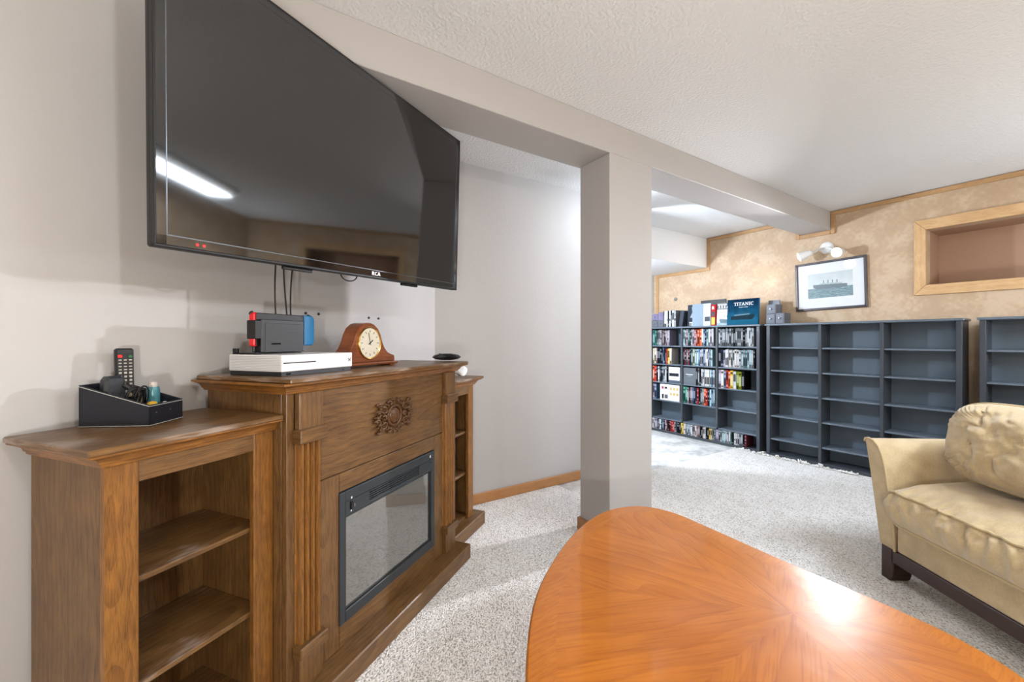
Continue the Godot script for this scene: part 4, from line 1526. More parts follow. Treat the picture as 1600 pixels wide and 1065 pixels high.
func build_bookcases() -> void:
	bookcase(-3.345, -2.055, "black three-bay bookcase filled with media cases, nearest the far white wall", true)
	bookcase(-1.992, -0.703, "empty black three-bay bookcase in the middle, below the framed picture", false)
	bookcase(-0.622, 0.667, "empty black bookcase behind the loveseat, below the niche", false)
	var r := RandomNumberGenerator.new()
	r.seed = 77
	var z0 := -3.345
	var iw := (1.29 - 0.06 - 0.044) / 3.0
	var bay := ["left", "middle", "right"]
	var row_name := ["top", "second", "third", "fourth"]
	# rows of spines by bay and shelf; a digit sets the width of those that follow in millimetres x3, a dot leaves a gap
	var rows := [
		["5ttv.5gsps.5pkpspu", "6asptksppr7oo6ibnawuw", "6sgsgsgggkggggkg5wwss"],
		["7cc6pknnk5bkmr8yi", "6kmgmk7tca6absub5wibsa", "8kn6uwwisi7wi6sagtsas5kk"],
		["8or6kwnk7gs5wk9W", "9G6kgkww9wi6abwkk", "9ui7bro9yw8llk"],
		["7p9bL", "8vv6pkpbnnrkgs7or6kabab", ""]]
	for s in 4:
		var y: float = SHELVES[s] - 0.218 if s == 9 else [1.034, 0.816, 0.598, 0.386][s]
		for c in 3:
			var x := th_x(c, iw) + 0.004
			var w := 0.018
			var n := 0
			var limit := th_x(c, iw) + iw - 0.003
			for ch in rows[s][c]:
				if ch.is_valid_int():
					w = float(ch) * 0.0033
				elif ch == ".":
					x += 0.012
				elif ch == "G":
					x += 0.160
				elif ch in ["W", "L"]:
					continue
				else:
					if x + w > limit:
						break
					var hh := r.randf_range(0.178, 0.190)
					media_case(ch, x, 0.0, w, hh, 0.135, "%s media case, %s from left, %s bay, %s shelf of the filled bookcase" % [TINT[ch][0], ORD[n], bay[c], row_name[s]], "media cases, %s bay, %s shelf" % [bay[c], row_name[s]], Transform3D(EB, Vector3(4.222 + r.randf_range(0, 0.008), y + 0.0004, z0)), r)
					x += w
					n += 1
	# face-out box sets
	box_set(z0 + th_x(0, iw) + 0.225, 0.598, 0.150, 0.184, 0.03, [[0, 1, 0, 1, "#c9cacd"], [0.05, 0.9, 0.42, 0.62, "#2a2c30"], [0.1, 0.8, 0.22, 0.34, "#f0f0f0"], [0.0, 1.0, 0.0, 0.17, "#4d545e"]], "face-out box set with black figures on white, third shelf of the left bay")
	box_set(z0 + th_x(1, iw) + 0.004, 0.598, 0.155, 0.188, 0.03, [[0, 1, 0, 1, "#5d6166"], [0.2, 0.75, 0.58, 0.62, "#c9ccd0"], [0.36, 0.6, 0.5, 0.52, "#a4a8ac"]], "face-out plain dark grey box set on the third shelf of the middle bay")
	var cs := [[0, 1, 0, 1, "#e6e6e4"], [0.08, 0.2, 0.70, 0.86, "#a33f62"], [0.24, 0.38, 0.72, 0.86, "#40343a"], [0.1, 0.2, 0.08, 0.38, "#222226"], [0.24, 0.42, 0.10, 0.36, "#55555c"]]
	for k in 6:
		cs.append([0.52 + 0.16 * (k % 3), 0.64 + 0.16 * (k % 3), 0.66 - 0.33 * (k / 3), 0.84 - 0.33 * (k / 3), "#b8a06a"])
	box_set(z0 + th_x(0, iw) + 0.105, 0.386, 0.262, 0.186, 0.03, cs, "wide white face-out box set with rows of small pictures, fourth shelf of left bay")
	# discs along the bottom
	var line := "iuuukswnbkpmkkrrrpgnkkyyisuaswpuippkkiwkkycgguugsaasswtkwwsgskm"
	var x := 0.034
	var n := 0
	for ch in line:
		var w := r.randf_range(0.0165, 0.0195)
		if x + w > 1.255:
			break
		var word: String = ORD[n] if n < 20 else "%d%s" % [n + 1, "st" if (n + 1) % 10 == 1 and n != 110 else ("nd" if (n + 1) % 10 == 2 else ("rd" if (n + 1) % 10 == 3 else "th"))]
		media_case(ch, x, 0.0, w, r.randf_range(0.119, 0.124), 0.14, "low %s disc case, %s from left in bottom row of the filled bookcase" % [TINT[ch][0], word], "disc cases in the bottom row", Transform3D(EB, Vector3(4.219 + r.randf_range(-0.004, 0.004), 0.0284, z0)), r)
		x += w
		n += 1
	top_of_bookcases(z0)


func th_x(c: int, iw: float) -> float:
	return 0.030 + (iw + 0.022) * c


func box_set(z: float, y: float, w: float, h: float, d: float, print_: Array, label: String) -> void:
	var t := thing("box_set", label, "box set", Transform3D(EB, Vector3(4.232, y + 0.0004, z)), "face-out box sets in the filled bookcase")
	var mb := MB.new()
	mb.bx(0, w, 0, h, -d, 0, 0.0012)
	part("box", mb, mat(Color(print_[0][4]).darkened(0.1), 0.5), t)
	mb = MB.new()
	for i in print_.size():
		var p: Array = print_[i]
		mb.col = Color(p[4])
		var zz := 0.0003 + 0.0002 * i
		mb.quad(Vector3(w * p[0], h * p[2], zz), Vector3(w * p[1], h * p[2], zz), Vector3(w * p[1], h * p[3], zz), Vector3(w * p[0], h * p[3], zz), Vector3(0, 0, 1))
	part("cover_print", mb, M.vcol, t, "", true)


# a cover picture of a liner at sea, drawn as flat print
func liner_print(w: int, h: int, sky_a: Color, sky_b: Color, sea: Color, hull: Color, upper: Color, waterline: float, bow_left: bool) -> ImageTexture:
	var im := Image.create(w, h, false, Image.FORMAT_RGB8)
	var nz := noise(91, 0.02, 3)
	for y in h:
		for x in w:
			var c := sky_a.lerp(sky_b, clampf(float(y) / h + nz.get_noise_2d(x, y) * 0.25, 0, 1))
			if y > h * waterline:
				c = sea.lerp(sky_b, clampf(nz.get_noise_2d(x * 2.0, y * 7.0) * 0.5 + 0.15, 0, 0.6))
			im.set_pixel(x, y, c)
	for x in w:
		var s := float(x) / w if bow_left else 1.0 - float(x) / w
		if s < 0.12 or s > 0.88:
			continue
		var q := (s - 0.12) / 0.76
		var top := waterline - 0.15 + 0.06 * q
		var bot := waterline + 0.045 - maxf(0.0, 0.10 - q) * 0.9
		for y in range(int(h * top), int(h * bot)):
			im.set_pixel(x, y, hull)
		if q > 0.2 and q < 0.86:
			for y in range(int(h * (top - 0.055)), int(h * top)):
				im.set_pixel(x, y, upper)
		for f in 4:
			if absf(q - (0.32 + 0.13 * f)) < 0.018:
				for y in range(int(h * (top - 0.17)), int(h * (top - 0.055))):
					im.set_pixel(x, y, hull if y < h * (top - 0.145) else hull.lerp(upper, 0.35))
	return ImageTexture.create_from_image(im)


func book_front(t: Node3D, w: float, h: float, tex: Texture2D) -> void:
	var mb := MB.new()
	mb.quad(Vector3(0.001, 0.001, 0.0004), Vector3(w - 0.001, 0.001, 0.0004), Vector3(w - 0.001, h - 0.001, 0.0004), Vector3(0.001, h - 0.001, 0.0004), Vector3(0, 0, 1), Vector2(0, 1), Vector2(1, 1), Vector2(1, 0), Vector2(0, 0))
	part("cover_print", mb, mat(Color.WHITE, 0.75, {"albedo_texture": tex, "metallic_specular": 0.15}), t)


func top_of_bookcases(z0: float) -> void:
	var y := 1.2544
	var lean := func(z: float, x: float, a: float) -> Transform3D: return Transform3D(EB * Basis(Vector3(1, 0, 0), -a), Vector3(x, y, z))
	var mk := func(called: String, label: String, cat: String, at: Transform3D, w: float, h: float, d: float, c: Color) -> Node3D:
		var t := thing(called, label, cat, at)
		var mb := MB.new()
		mb.bx(0, w, 0, h, -d, 0, 0.0015)
		part("cover", mb, mat(c, 0.75, {"metallic_specular": 0.2}), t)
		return t
	var t: Node3D
	# blue ship book
	t = mk.call("picture_book", "large blue book with a steamship cover and white title, topmost right on the filled bookcase", "book", lean.call(-2.385, 4.225, 0.07), 0.312, 0.262, 0.022, Color(0.10, 0.28, 0.38))
	book_front(t, 0.312, 0.262, liner_print(160, 136, Color(0.02, 0.13, 0.21), Color(0.10, 0.36, 0.47), Color(0.09, 0.30, 0.39), Color(0.10, 0.17, 0.20), Color(0.34, 0.45, 0.50), 0.76, false))
	lettering("TITANIC", 0.043, M.print_white, t, Transform3D(Basis.IDENTITY, Vector3(0.165, 0.212, 0.0012)), 1.12, "Droid Serif", 400)
	lettering("• • • • • • • •", 0.02, M.print_white, t, Transform3D(Basis.IDENTITY, Vector3(0.165, 0.178, 0.0012)), 0.9)
	# white ship book behind it
	t = mk.call("picture_book", "white book with a dark band and large title letters, partly behind the blue ship book", "book", lean.call(-2.512, 4.252, 0.07), 0.235, 0.238, 0.02, Color(0.80, 0.80, 0.78))
	book_front(t, 0.235, 0.238, liner_print(120, 120, Color(0.80, 0.81, 0.80), Color(0.88, 0.88, 0.86), Color(0.55, 0.62, 0.66), Color(0.40, 0.47, 0.50), Color(0.86, 0.86, 0.85), 0.86, true))
	var mb := MB.new()
	mb.quad(Vector3(0.001, 0.17, 0.0008), Vector3(0.234, 0.17, 0.0008), Vector3(0.234, 0.237, 0.0008), Vector3(0.001, 0.237, 0.0008), Vector3(0, 0, 1))
	part("title_band", mb, mat(Color(0.24, 0.25, 0.27), 0.45), t)
	lettering("TITANIC", 0.060, M.print_white, t, Transform3D(Basis.IDENTITY, Vector3(0.128, 0.203, 0.0015)), 0.95, "Droid Serif", 700)
	# red and yellow spine
	t = mk.call("box_book", "narrow red and yellow box standing left of the white ship book", "box", lean.call(-2.566, 4.240, 0.0), 0.046, 0.226, 0.07, Color(0.62, 0.14, 0.16))
	mb = MB.new()
	mb.bx(0.004, 0.042, 0.012, 0.09, 0.0, 0.0008, 0)
	part("yellow_panel", mb, M.yellow, t)
	lettering("R", 0.045, M.print_white, t, Transform3D(Basis.IDENTITY, Vector3(0.022, 0.19, 0.001)))
	mb = MB.new()
	mb.bx(0.006, 0.040, 0.10, 0.15, 0.0, 0.0008, 0)
	part("dark_panel", mb, M.navy, t)
	# pale box and its side
	t = mk.call("box_book", "large pale blue-grey box standing between dark book and red box", "box", lean.call(-2.785, 4.232, 0.02), 0.216, 0.244, 0.02, Color(0.50, 0.56, 0.61))
	mb = MB.new()
	mb.bx(0.135, 0.215, 0.002, 0.242, 0.0, 0.0008, 0)
	part("lighter_panel", mb, mat(Color(0.68, 0.76, 0.82), 0.45), t)
	mb = MB.new()
	mb.bx(0.15, 0.21, 0.05, 0.10, 0.0006, 0.0014, 0)
	part("dark_panel", mb, M.navy, t)
	# dark title book
	t = mk.call("picture_book", "dark grey book with white title letters, left of the pale blue-grey box", "book", lean.call(-2.872, 4.275, 0.03), 0.215, 0.245, 0.03, Color(0.20, 0.22, 0.25))
	lettering("TITANIC", 0.056, M.print_white, t, Transform3D(Basis.IDENTITY, Vector3(0.112, 0.028, 0.001)), 0.82)
	mb = MB.new()
	mb.prism(PackedVector2Array([Vector2(0.03, 0.10), Vector2(0.11, 0.09), Vector2(0.13, 0.16), Vector2(0.09, 0.20), Vector2(0.05, 0.22), Vector2(0.06, 0.16)]), 0.0, 0.001)
	part("pale_figure", mb, mat(Color(0.50, 0.55, 0.60), 0.5), t)
	mb = MB.new()
	mb.bx(0, 0.29, 0, 0.29, -0.012, 0, 0.001)
	single("flat_book", mb, M.black_matte, "black book standing flat behind the pale box, only its top edge showing", "book", lean.call(-2.76, 4.345, 0.05))
	# leaning round-topped dark item
	mb = MB.new()
	mb.xf = Transform3D(Basis(Vector3(0, 0, 1), -0.16), Vector3.ZERO)
	mb.bx(0, 0.05, 0, 0.19, -0.14, 0, 0.004)
	t = single("leaning_case", mb, mat(Color(0.10, 0.14, 0.20), 0.4), "dark blue case leaning against the dark title book", "media case", lean.call(-2.962, 4.232, 0.0))
	# row of discs between the little drawers and the dark book
	var r := RandomNumberGenerator.new()
	r.seed = 5
	var x := -3.158
	var n := 0
	for ch in "kwwkwkws":
		var w: float = [0.010, 0.030, 0.016, 0.018, 0.022, 0.018, 0.030, 0.022][n]
		media_case(ch, 0.0, 0.0, w, 0.192, 0.135, "%s media case, %s from left in short row atop the filled bookcase" % [TINT[ch][0], ORD[n]], "media cases on top of the filled bookcase", Transform3D(EB, Vector3(4.23, y + 0.0004, x)), r)
		x += w
		n += 1
	# little drawer boxes
	var grey := mat(Color(0.33, 0.345, 0.375), 0.5)
	var lil := mat(Color(0.42, 0.39, 0.50), 0.5)
	drawer_box(Vector3(4.235, y, -3.335), 0.088, 0.085, grey, "small grey drawer box beside the far wall, lower left of a stack of four")
	drawer_box(Vector3(4.235, y, -3.245), 0.082, 0.085, grey, "small grey drawer box next to the media cases, lower right of a stack of four")
	drawer_box(Vector3(4.24, y + 0.0855, -3.335), 0.088, 0.080, lil, "small lilac drawer box beside the far wall, upper left of a stack of four")
	drawer_box(Vector3(4.24, y + 0.0855, -3.245), 0.078, 0.095, lil, "small lilac drawer box by the media cases, upper right of a stack of four")
	drawer_box(Vector3(4.235, y, -2.004), 0.084, 0.096, grey, "small dark grey drawer box on the middle bookcase, under another one")
	drawer_box(Vector3(4.24, y + 0.0965, -2.004), 0.086, 0.090, grey, "small dark grey drawer box on the middle bookcase, on top of another one")
	drawer_box(Vector3(4.230, y, -1.917), 0.076, 0.100, grey, "small dark grey drawer box on the middle bookcase, standing beside the stacked pair")
	mb = MB.new()
	mb.bx(0, 0.10, 0, 0.236, -0.02, 0, 0.0015)
	single("grey_folder", mb, mat(Color(0.40, 0.415, 0.44), 0.5), "tall grey slipcase standing behind the stacked drawer boxes on the middle bookcase", "slipcase", Transform3D(EB, Vector3(4.368, y, -2.045)))
	mb = MB.new()
	mb.bx(0, 0.25, 0, 0.006, -0.17, 0, 0.001)
	# outlet plug on the tan wall
	mb = MB.new()
	mb.xf = Transform3D(Basis(Vector3(0, 0, 1), Vector3(-1, 0, 0), Vector3(0, -1, 0)), Vector3.ZERO)
	mb.lathe([Vector2(0.022, 0), Vector2(0.022, 0.010), Vector2(0.016, 0.016), Vector2(0.012, 0.016), Vector2(0.009, 0.024), Vector2(0, 0.025)], 18)
	single("wall_hook", mb, mat(Color(0.55, 0.54, 0.52), 0.35, {"metallic": 0.5}), "small round metal hook on the tan wall above the filled bookcase", "hook", Transform3D(Basis.IDENTITY, Vector3(EAST, 1.606, -3.176)))


func drawer_box(at: Vector3, w: float, h: float, m: Material, label: String) -> void:
	var t := thing("drawer_box", label, "drawer box", Transform3D(EB, at), "little drawer boxes on the bookcases")
	var mb := MB.new()
	mb.bx(0.001, w - 0.001, 0.0003, h - 0.0003, -0.125, 0, 0.002)
	part("body", mb, m, t)
	mb = MB.new()
	mb.bx(0.008, w - 0.008, 0.008, h - 0.008, 0, 0.003, 0.001)
	var d := part("drawer_front", mb, m, t)
	mb = MB.new()
	mb.xf = Transform3D(Basis(Vector3(1, 0, 0), Vector3(0, 0, 1), Vector3(0, -1, 0)), Vector3(w / 2, h / 2, 0.003))
	mb.lathe([Vector2(0.003, 0), Vector2(0.003, 0.008), Vector2(0.007, 0.011), Vector2(0.006, 0.016), Vector2(0, 0.017)], 12)
	part("knob", mb, M.steel, d)


# ------------------------------------------------------------------ picture
func build_picture() -> void:
	var t := thing("framed_picture", "framed print of a steamship on teal sea hanging on the tan wall", "picture", Transform3D(EB * Basis(Vector3(0, 0, 1), 0.022), Vector3(EAST, 1.602, -1.575)))
	var w := 0.272
	var h := 0.224
	var f := 0.020
	var metal := mat(Color(0.30, 0.285, 0.30), 0.32, {"metallic": 0.35})
	for k in 4:
		var o := [Vector2(-w, -h), Vector2(w, -h), Vector2(w, h), Vector2(-w, h)]
		var q := [Vector2(-w + f, -h + f), Vector2(w - f, -h + f), Vector2(w - f, h - f), Vector2(-w + f, h - f)]
		var mb := MB.new()
		var l := (k + 1) % 4
		mb.prism(PackedVector2Array([o[k], o[l], q[l], q[k]]), 0.0, 0.024, false, 0.005)
		part("frame_side", mb, metal, t)
	var mb := MB.new()
	mb.bx(-w + 0.01, w - 0.01, -h + 0.01, h - 0.01, 0.002, 0.010, 0)
	part("mat_board", mb, mat(Color(0.86, 0.87, 0.88), 0.7), t)
	mb = MB.new()
	var x0 := -0.172
	var x1 := 0.172
	var y0 := -0.112
	var y1 := 0.115
	mb.quad(Vector3(x0, y0, 0.0106), Vector3(x1, y0, 0.0106), Vector3(x1, y1, 0.0106), Vector3(x0, y1, 0.0106), Vector3(0, 0, 1), Vector2(0, 1), Vector2(1, 1), Vector2(1, 0), Vector2(0, 0))
	part("print", mb, mat(Color.WHITE, 0.6, {"albedo_texture": liner_print(192, 128, Color(0.72, 0.76, 0.77), Color(0.86, 0.89, 0.88), Color(0.25, 0.42, 0.46), Color(0.28, 0.38, 0.42), Color(0.62, 0.67, 0.68), 0.60, true)}), t)
	mb = MB.new()
	mb.bx(-w + 0.012, w - 0.012, -h + 0.012, h - 0.012, 0.013, 0.015, 0)
	part("glass_pane", mb, mat(Color(1, 1, 1, 0.04), 0.02, {"transparency": BaseMaterial3D.TRANSPARENCY_ALPHA}), t)


# ------------------------------------------------------------------ coffee table
func spline(pts: Array, per: int) -> PackedVector2Array:
	var out := PackedVector2Array()
	var m := pts.size()
	for i in m:
		var a: Vector2 = pts[(i + m - 1) % m]
		var b: Vector2 = pts[i]
		var c: Vector2 = pts[(i + 1) % m]
		var d: Vector2 = pts[(i + 2) % m]
		for k in per:
			out.append(b.cubic_interpolate(c, a, d, float(k) / per))
	return out


func table_tex() -> ImageTexture:
	# starburst veneer: wedges of grain that meet at the middle
	var size := 1024
	var d := PackedByteArray()
	d.resize(size * size * 3)
	var warp := noise(131, 2.2, 3)
	var pore := noise(137, 1.0, 2)
	var blot := noise(139, 1.6, 3)
	var light := Color(0.735, 0.44, 0.115)
	var dark := Color(0.56, 0.29, 0.055)
	for yy in size:
		for xx in size:
			var p := Vector2(float(xx) / size - 0.5, float(yy) / size - 0.5)
			var an := atan2(p.y, p.x)
			var wedge := floorf((an + PI) / (PI / 4))
			var dir := Vector2.from_angle((wedge + 0.5) * PI / 4 - PI)
			var s := p.dot(dir.orthogonal()) * (1.0 if int(wedge) % 2 == 0 else -1.0)
			var l := p.dot(dir)
			var wv := warp.get_noise_3d(s * 2.0, l * 0.8, wedge * 3.0)
			var k := fposmod(s * 22.0 + wv * 1.9, 1.0)
			var f := 0.14 + 0.27 * k * k + maxf(0.0, pore.get_noise_3d(s * 260.0, l * 9.0, wedge)) * 0.55 + blot.get_noise_2d(p.x * 3.0, p.y * 3.0) * 0.22 + 0.04 * (int(wedge) % 2)
			var c := light.lerp(dark, clampf(f, 0, 1))
			var at := (yy * size + xx) * 3
			d[at] = int(c.r * 255)
			d[at + 1] = int(c.g * 255)
			d[at + 2] = int(c.b * 255)
	return image_tex(size, size, d)


func build_table() -> void:
	var pts := [Vector2(0.451, -0.646), Vector2(0.628, -0.853), Vector2(0.857, -1.014), Vector2(1.065, -1.108), Vector2(1.215, -1.126), Vector2(1.322, -1.078), Vector2(1.368, -0.975), Vector2(1.365, -0.85), Vector2(1.347, -0.63), Vector2(1.338, -0.45), Vector2(1.330, -0.33), Vector2(1.312, -0.22), Vector2(1.262, -0.125), Vector2(1.150, -0.045), Vector2(0.96, -0.020), Vector2(0.72, -0.060), Vector2(0.50, -0.160), Vector2(0.375, -0.310), Vector2(0.365, -0.480)]
	var o := Vector3(0.92, 0, -0.55)
	var t := thing("coffee_table", "glossy orange oak coffee table with a rounded end in front of the fireplace", "table", Transform3D(Basis.IDENTITY, o))
	var outer := spline(pts, 6)
	var cen := Vector2(o.x, o.z)
	var m := outer.size()
	# the tops: inner veneer field, then a banded border with a rounded edge
	var inner := PackedVector2Array()
	for i in m:
		var tg := (outer[(i + 1) % m] - outer[(i + m - 1) % m]).normalized()
		inner.append(outer[i] + Vector2(-tg.y, tg.x) * 0.062 * (1.0 if Vector2(-tg.y, tg.x).dot(cen - outer[i]) > 0 else -1.0))
	var mb := MB.new(o)
	var hy := 0.450
	for i in m:
		var j := (i + 1) % m
		var up := Vector3.UP
		var c3 := Vector3(cen.x, hy, cen.y)
		var a := Vector3(inner[i].x, hy, inner[i].y)
		var b := Vector3(inner[j].x, hy, inner[j].y)
		var uvf := func(p: Vector3) -> Vector2: return Vector2((p.x - 1.10) / 1.6 + 0.5, (p.z + 0.46) / 1.6 + 0.5)
		mb.tri(c3, a, b, up, up, up, uvf.call(c3), uvf.call(a), uvf.call(b))
		var cl := c3 - Vector3(0, 0.02, 0)
		mb.tri(cl, a - Vector3(0, 0.02, 0), b - Vector3(0, 0.02, 0), -up, -up, -up)
	var gloss := {"clearcoat_enabled": true, "clearcoat": 0.5, "clearcoat_roughness": 0.08, "metallic_specular": 0.3, "heightmap_enabled": true, "heightmap_texture": bump_tex(151, 0.012, 512, 4), "heightmap_scale": 0.10}
	var tm := mat(Color.WHITE, 0.32, gloss.merged({"albedo_texture": table_tex()}))
	part("veneer_field", mb, tm, t, "starburst veneer field")
	var bm := tri_mat(wood_tex(141, Color(0.735, 0.445, 0.14), Color(0.60, 0.325, 0.085), true, 2, 9.0, 256), 0.3, 2.4, Vector3.ZERO, {"clearcoat_enabled": true, "clearcoat": 0.5, "clearcoat_roughness": 0.08, "metallic_specular": 0.3})
	mb = MB.new(o)
	var prof := [[1.0, 0.0, 0], [0.12, 0.0, 1], [0.05, -0.002, 2], [0.015, -0.006, 3], [0.0, -0.013, 4], [0.0, -0.022, 5], [0.03, -0.030, 6], [0.9, -0.030, 7]]
	var rows := []
	for p in prof:
		var row := []
		for i in m:
			var q: Vector2 = outer[i].lerp(inner[i], p[0])
			row.append(Vector3(q.x, hy + p[1], q.y))
		rows.append(row)
	mb.grid(rows, Vector3(cen.x, hy - 0.015, cen.y), true)
	part("banded_edge", mb, bm, t, "lighter banded edge")
	# apron and legs underneath
	mb = MB.new(o)
	rows = []
	for y in [hy - 0.03, hy - 0.10]:
		var row := []
		for i in m:
			var q: Vector2 = outer[i].lerp(cen, 0.16)
			row.append(Vector3(q.x, y, q.y))
		rows.append(row)
	mb.grid(rows, Vector3(cen.x, hy - 0.06, cen.y), true)
	part("apron", mb, bm, t)
	for p in [Vector2(0.62, -0.62), Vector2(1.19, -0.92), Vector2(1.16, -0.22), Vector2(0.60, -0.26)]:
		mb = MB.new(o)
		mb.xf = Transform3D(Basis.IDENTITY, Vector3(p.x, 0, p.y))
		mb.lathe([Vector2(0, 0), Vector2(0.020, 0), Vector2(0.022, 0.02), Vector2(0.026, 0.2), Vector2(0.036, 0.36), Vector2(0.036, 0.42), Vector2(0, 0.42)], 16)
		part("leg", mb, bm, t)


# ------------------------------------------------------------------ loveseat
func build_sofa() -> void:
	var head := deg_to_rad(36.4)
	var S := Vector3(sin(head), 0, -cos(head))
	var Z := Vector3(-cos(head), 0, -sin(head))
	var X := -S
	var xf := Transform3D(Basis(X, Vector3.UP, Z), Vector3(2.509, 0, -0.683))
	var t := thing("loveseat", "tan suede loveseat with flared arms and dark wooden feet, facing the fireplace", "sofa", xf)
	var W := 1.42
	var mb: MB
	var arm := [Vector2(-0.004, 0.148), Vector2(-0.030, 0.30), Vector2(-0.056, 0.44), Vector2(-0.078, 0.555), Vector2(-0.090, 0.606), Vector2(-0.086, 0.619), Vector2(-0.066, 0.625), Vector2(-0.038, 0.620), Vector2(-0.012, 0.600), Vector2(0.010, 0.565), Vector2(0.026, 0.515), Vector2(0.040, 0.440), Vector2(0.056, 0.36), Vector2(0.070, 0.28), Vector2(0.080, 0.148)]
	for side in [0, 1]:
		var poly := PackedVector2Array()
		for p in arm:
			poly.append(p if side == 0 else Vector2(W - p.x, p.y))
		mb = MB.new()
		mb.prism(poly, -0.86, 0.0, true, 0.006)
		var ar := part("arm", mb, M.suede, t)
		mb = MB.new()
		var seam := []
		for k in range(4, 15):
			seam.append(Vector3(arm[k].x if side == 0 else W - arm[k].x, arm[k].y, 0.0))
		mb.tube(seam, 0.0055, 8)
		part("welt", mb, M.welt, ar)
	mb = MB.new()
	mb.bx(0.083, W - 0.083, 0.148, 0.275, -0.84, -0.004, 0.008)
	part("front_panel", mb, M.suede, t)
	mb = MB.new()
	mb.xf = Transform3D(Basis(Vector3(1, 0, 0), -0.10), Vector3(0, 0.15, -0.70))
	mb.bx(0.06, W - 0.06, 0.0, 0.545, -0.15, 0.0, 0.03)
	part("backrest", mb, M.suede, t)
	mb = MB.new()
	mb.bx(0.055, W - 0.055, 0.090, 0.148, -0.030, -0.002, 0.003)
	part("front_rail", mb, M.wenge, t, "dark wooden rail")
	for s in [[0.0, 0.075, -0.085, 0.0], [W - 0.075, W, -0.085, 0.0], [0.0, 0.075, -0.85, -0.77], [W - 0.075, W, -0.85, -0.77]]:
		mb = MB.new()
		var prof := PackedVector2Array([Vector2(0.0, 0.0), Vector2(0.044, 0.0), Vector2(0.055, 0.010), Vector2(0.063, 0.030), Vector2(0.066, 0.060), Vector2(0.066, 0.150), Vector2(0.0, 0.150)])
		if s[0] > 0.5:
			for i in prof.size():
				prof[i].x = 0.066 - prof[i].x
		mb.xf = Transform3D(Basis.IDENTITY, Vector3(s[0] + 0.004, 0, 0))
		mb.prism(prof, s[2], s[3] - 0.002, false, 0.003)
		part("foot", mb, M.wenge, t)
	# seat cushion: puffed box with welts top and bottom and gathered front
	var sc := seat_cushion(0.066, W - 0.066)
	part("seat_cushion", sc[0], M.suede, t)
	var c := t.get_child(t.get_child_count() - 1)
	part("welt", sc[1], M.welt, c)
	# loose back cushions
	back_cushion(xf, 0.412, "large tan back cushion leaning by the loveseat's far arm", 5)
	back_cushion(xf, 1.075, "large tan back cushion at the loveseat's near end", 8)


func seat_cushion(x0: float, x1: float) -> Array:
	var mb := MB.new()
	var nz := noise(201, 4.0, 3)
	var nx := 150
	var rows := []
	var welts := [[], []]
	# cross-section in (z, y), front bulge first; s runs over the section
	var sec := [Vector2(-0.66, 0.285), Vector2(-0.40, 0.285), Vector2(-0.10, 0.283), Vector2(0.005, 0.280), Vector2(0.030, 0.290), Vector2(0.050, 0.315), Vector2(0.062, 0.345), Vector2(0.064, 0.375), Vector2(0.056, 0.402), Vector2(0.044, 0.420), Vector2(0.024, 0.437), Vector2(-0.02, 0.456), Vector2(-0.10, 0.474), Vector2(-0.22, 0.482), Vector2(-0.36, 0.480), Vector2(-0.50, 0.468), Vector2(-0.66, 0.455)]
	var fine := []
	for i in sec.size() - 1:
		for k in 4:
			fine.append((sec[i] as Vector2).cubic_interpolate(sec[i + 1], sec[maxi(i - 1, 0)], sec[mini(i + 2, sec.size() - 1)], k / 4.0))
	fine.append(sec[sec.size() - 1])
	for i in nx + 1:
		var s := float(i) / nx
		var e := minf(s, 1.0 - s) * (x1 - x0)
		var pinch := 1.0 - pow(clampf(1.0 - e / 0.075, 0, 1), 2.4) * 0.62
		var x := lerpf(x0, x1, s)
		var row := []
		for k in fine.size():
			var p: Vector2 = fine[k]
			var mid := Vector2(-0.16, 0.372)
			var z := mid.x + (p.x - mid.x) * lerpf(1.0, pinch, 0.28)
			var y := mid.y + (p.y - mid.y) * pinch
			var fr := float(k) / (fine.size() - 1)
			# gathers below and above the front welt
			var front := smoothstep(0.2, 0.34, fr) * (1.0 - smoothstep(0.60, 0.80, fr))
			var g := nz.get_noise_2d(x * 5.0, fr * 1.2)
			var pleat := sin(x * 74.0 + 6.0 * nz.get_noise_2d(x * 1.3, 2.0 + fr * 0.5)) * (0.25 + 1.5 * absf(nz.get_noise_2d(x * 2.0, 7.0))) * (0.45 + 0.55 * (1.0 - absf(fr - 0.52) / 0.3))
			z += front * (0.009 * g + 0.0085 * pleat)
			y += front * 0.006 * g + (0.010 * nz.get_noise_2d(x * 1.1, fr * 2.0 + 9.0)) * smoothstep(0.55, 0.7, fr)
			row.append(Vector3(x, y, z))
		rows.append(row)
		welts[0].append((row[38] as Vector3) + Vector3(0, 0.004, 0.004))
		welts[1].append((row[15] as Vector3) + Vector3(0, -0.001, 0.003))
	mb.grid(rows, Vector3((x0 + x1) / 2, 0.37, -0.2))
	for e in [0, nx]:
		var line: Array = rows[e]
		var mid := Vector3.ZERO
		for p in line:
			mid += p
		mid /= line.size()
		for k in line.size() - 1:
			mb.ftri(mid, line[k], line[k + 1], Vector3(-1 if e == 0 else 1, 0, 0))
	var wb := MB.new()
	for w in welts:
		wb.tube(w, 0.0056, 8)
	return [mb, wb]


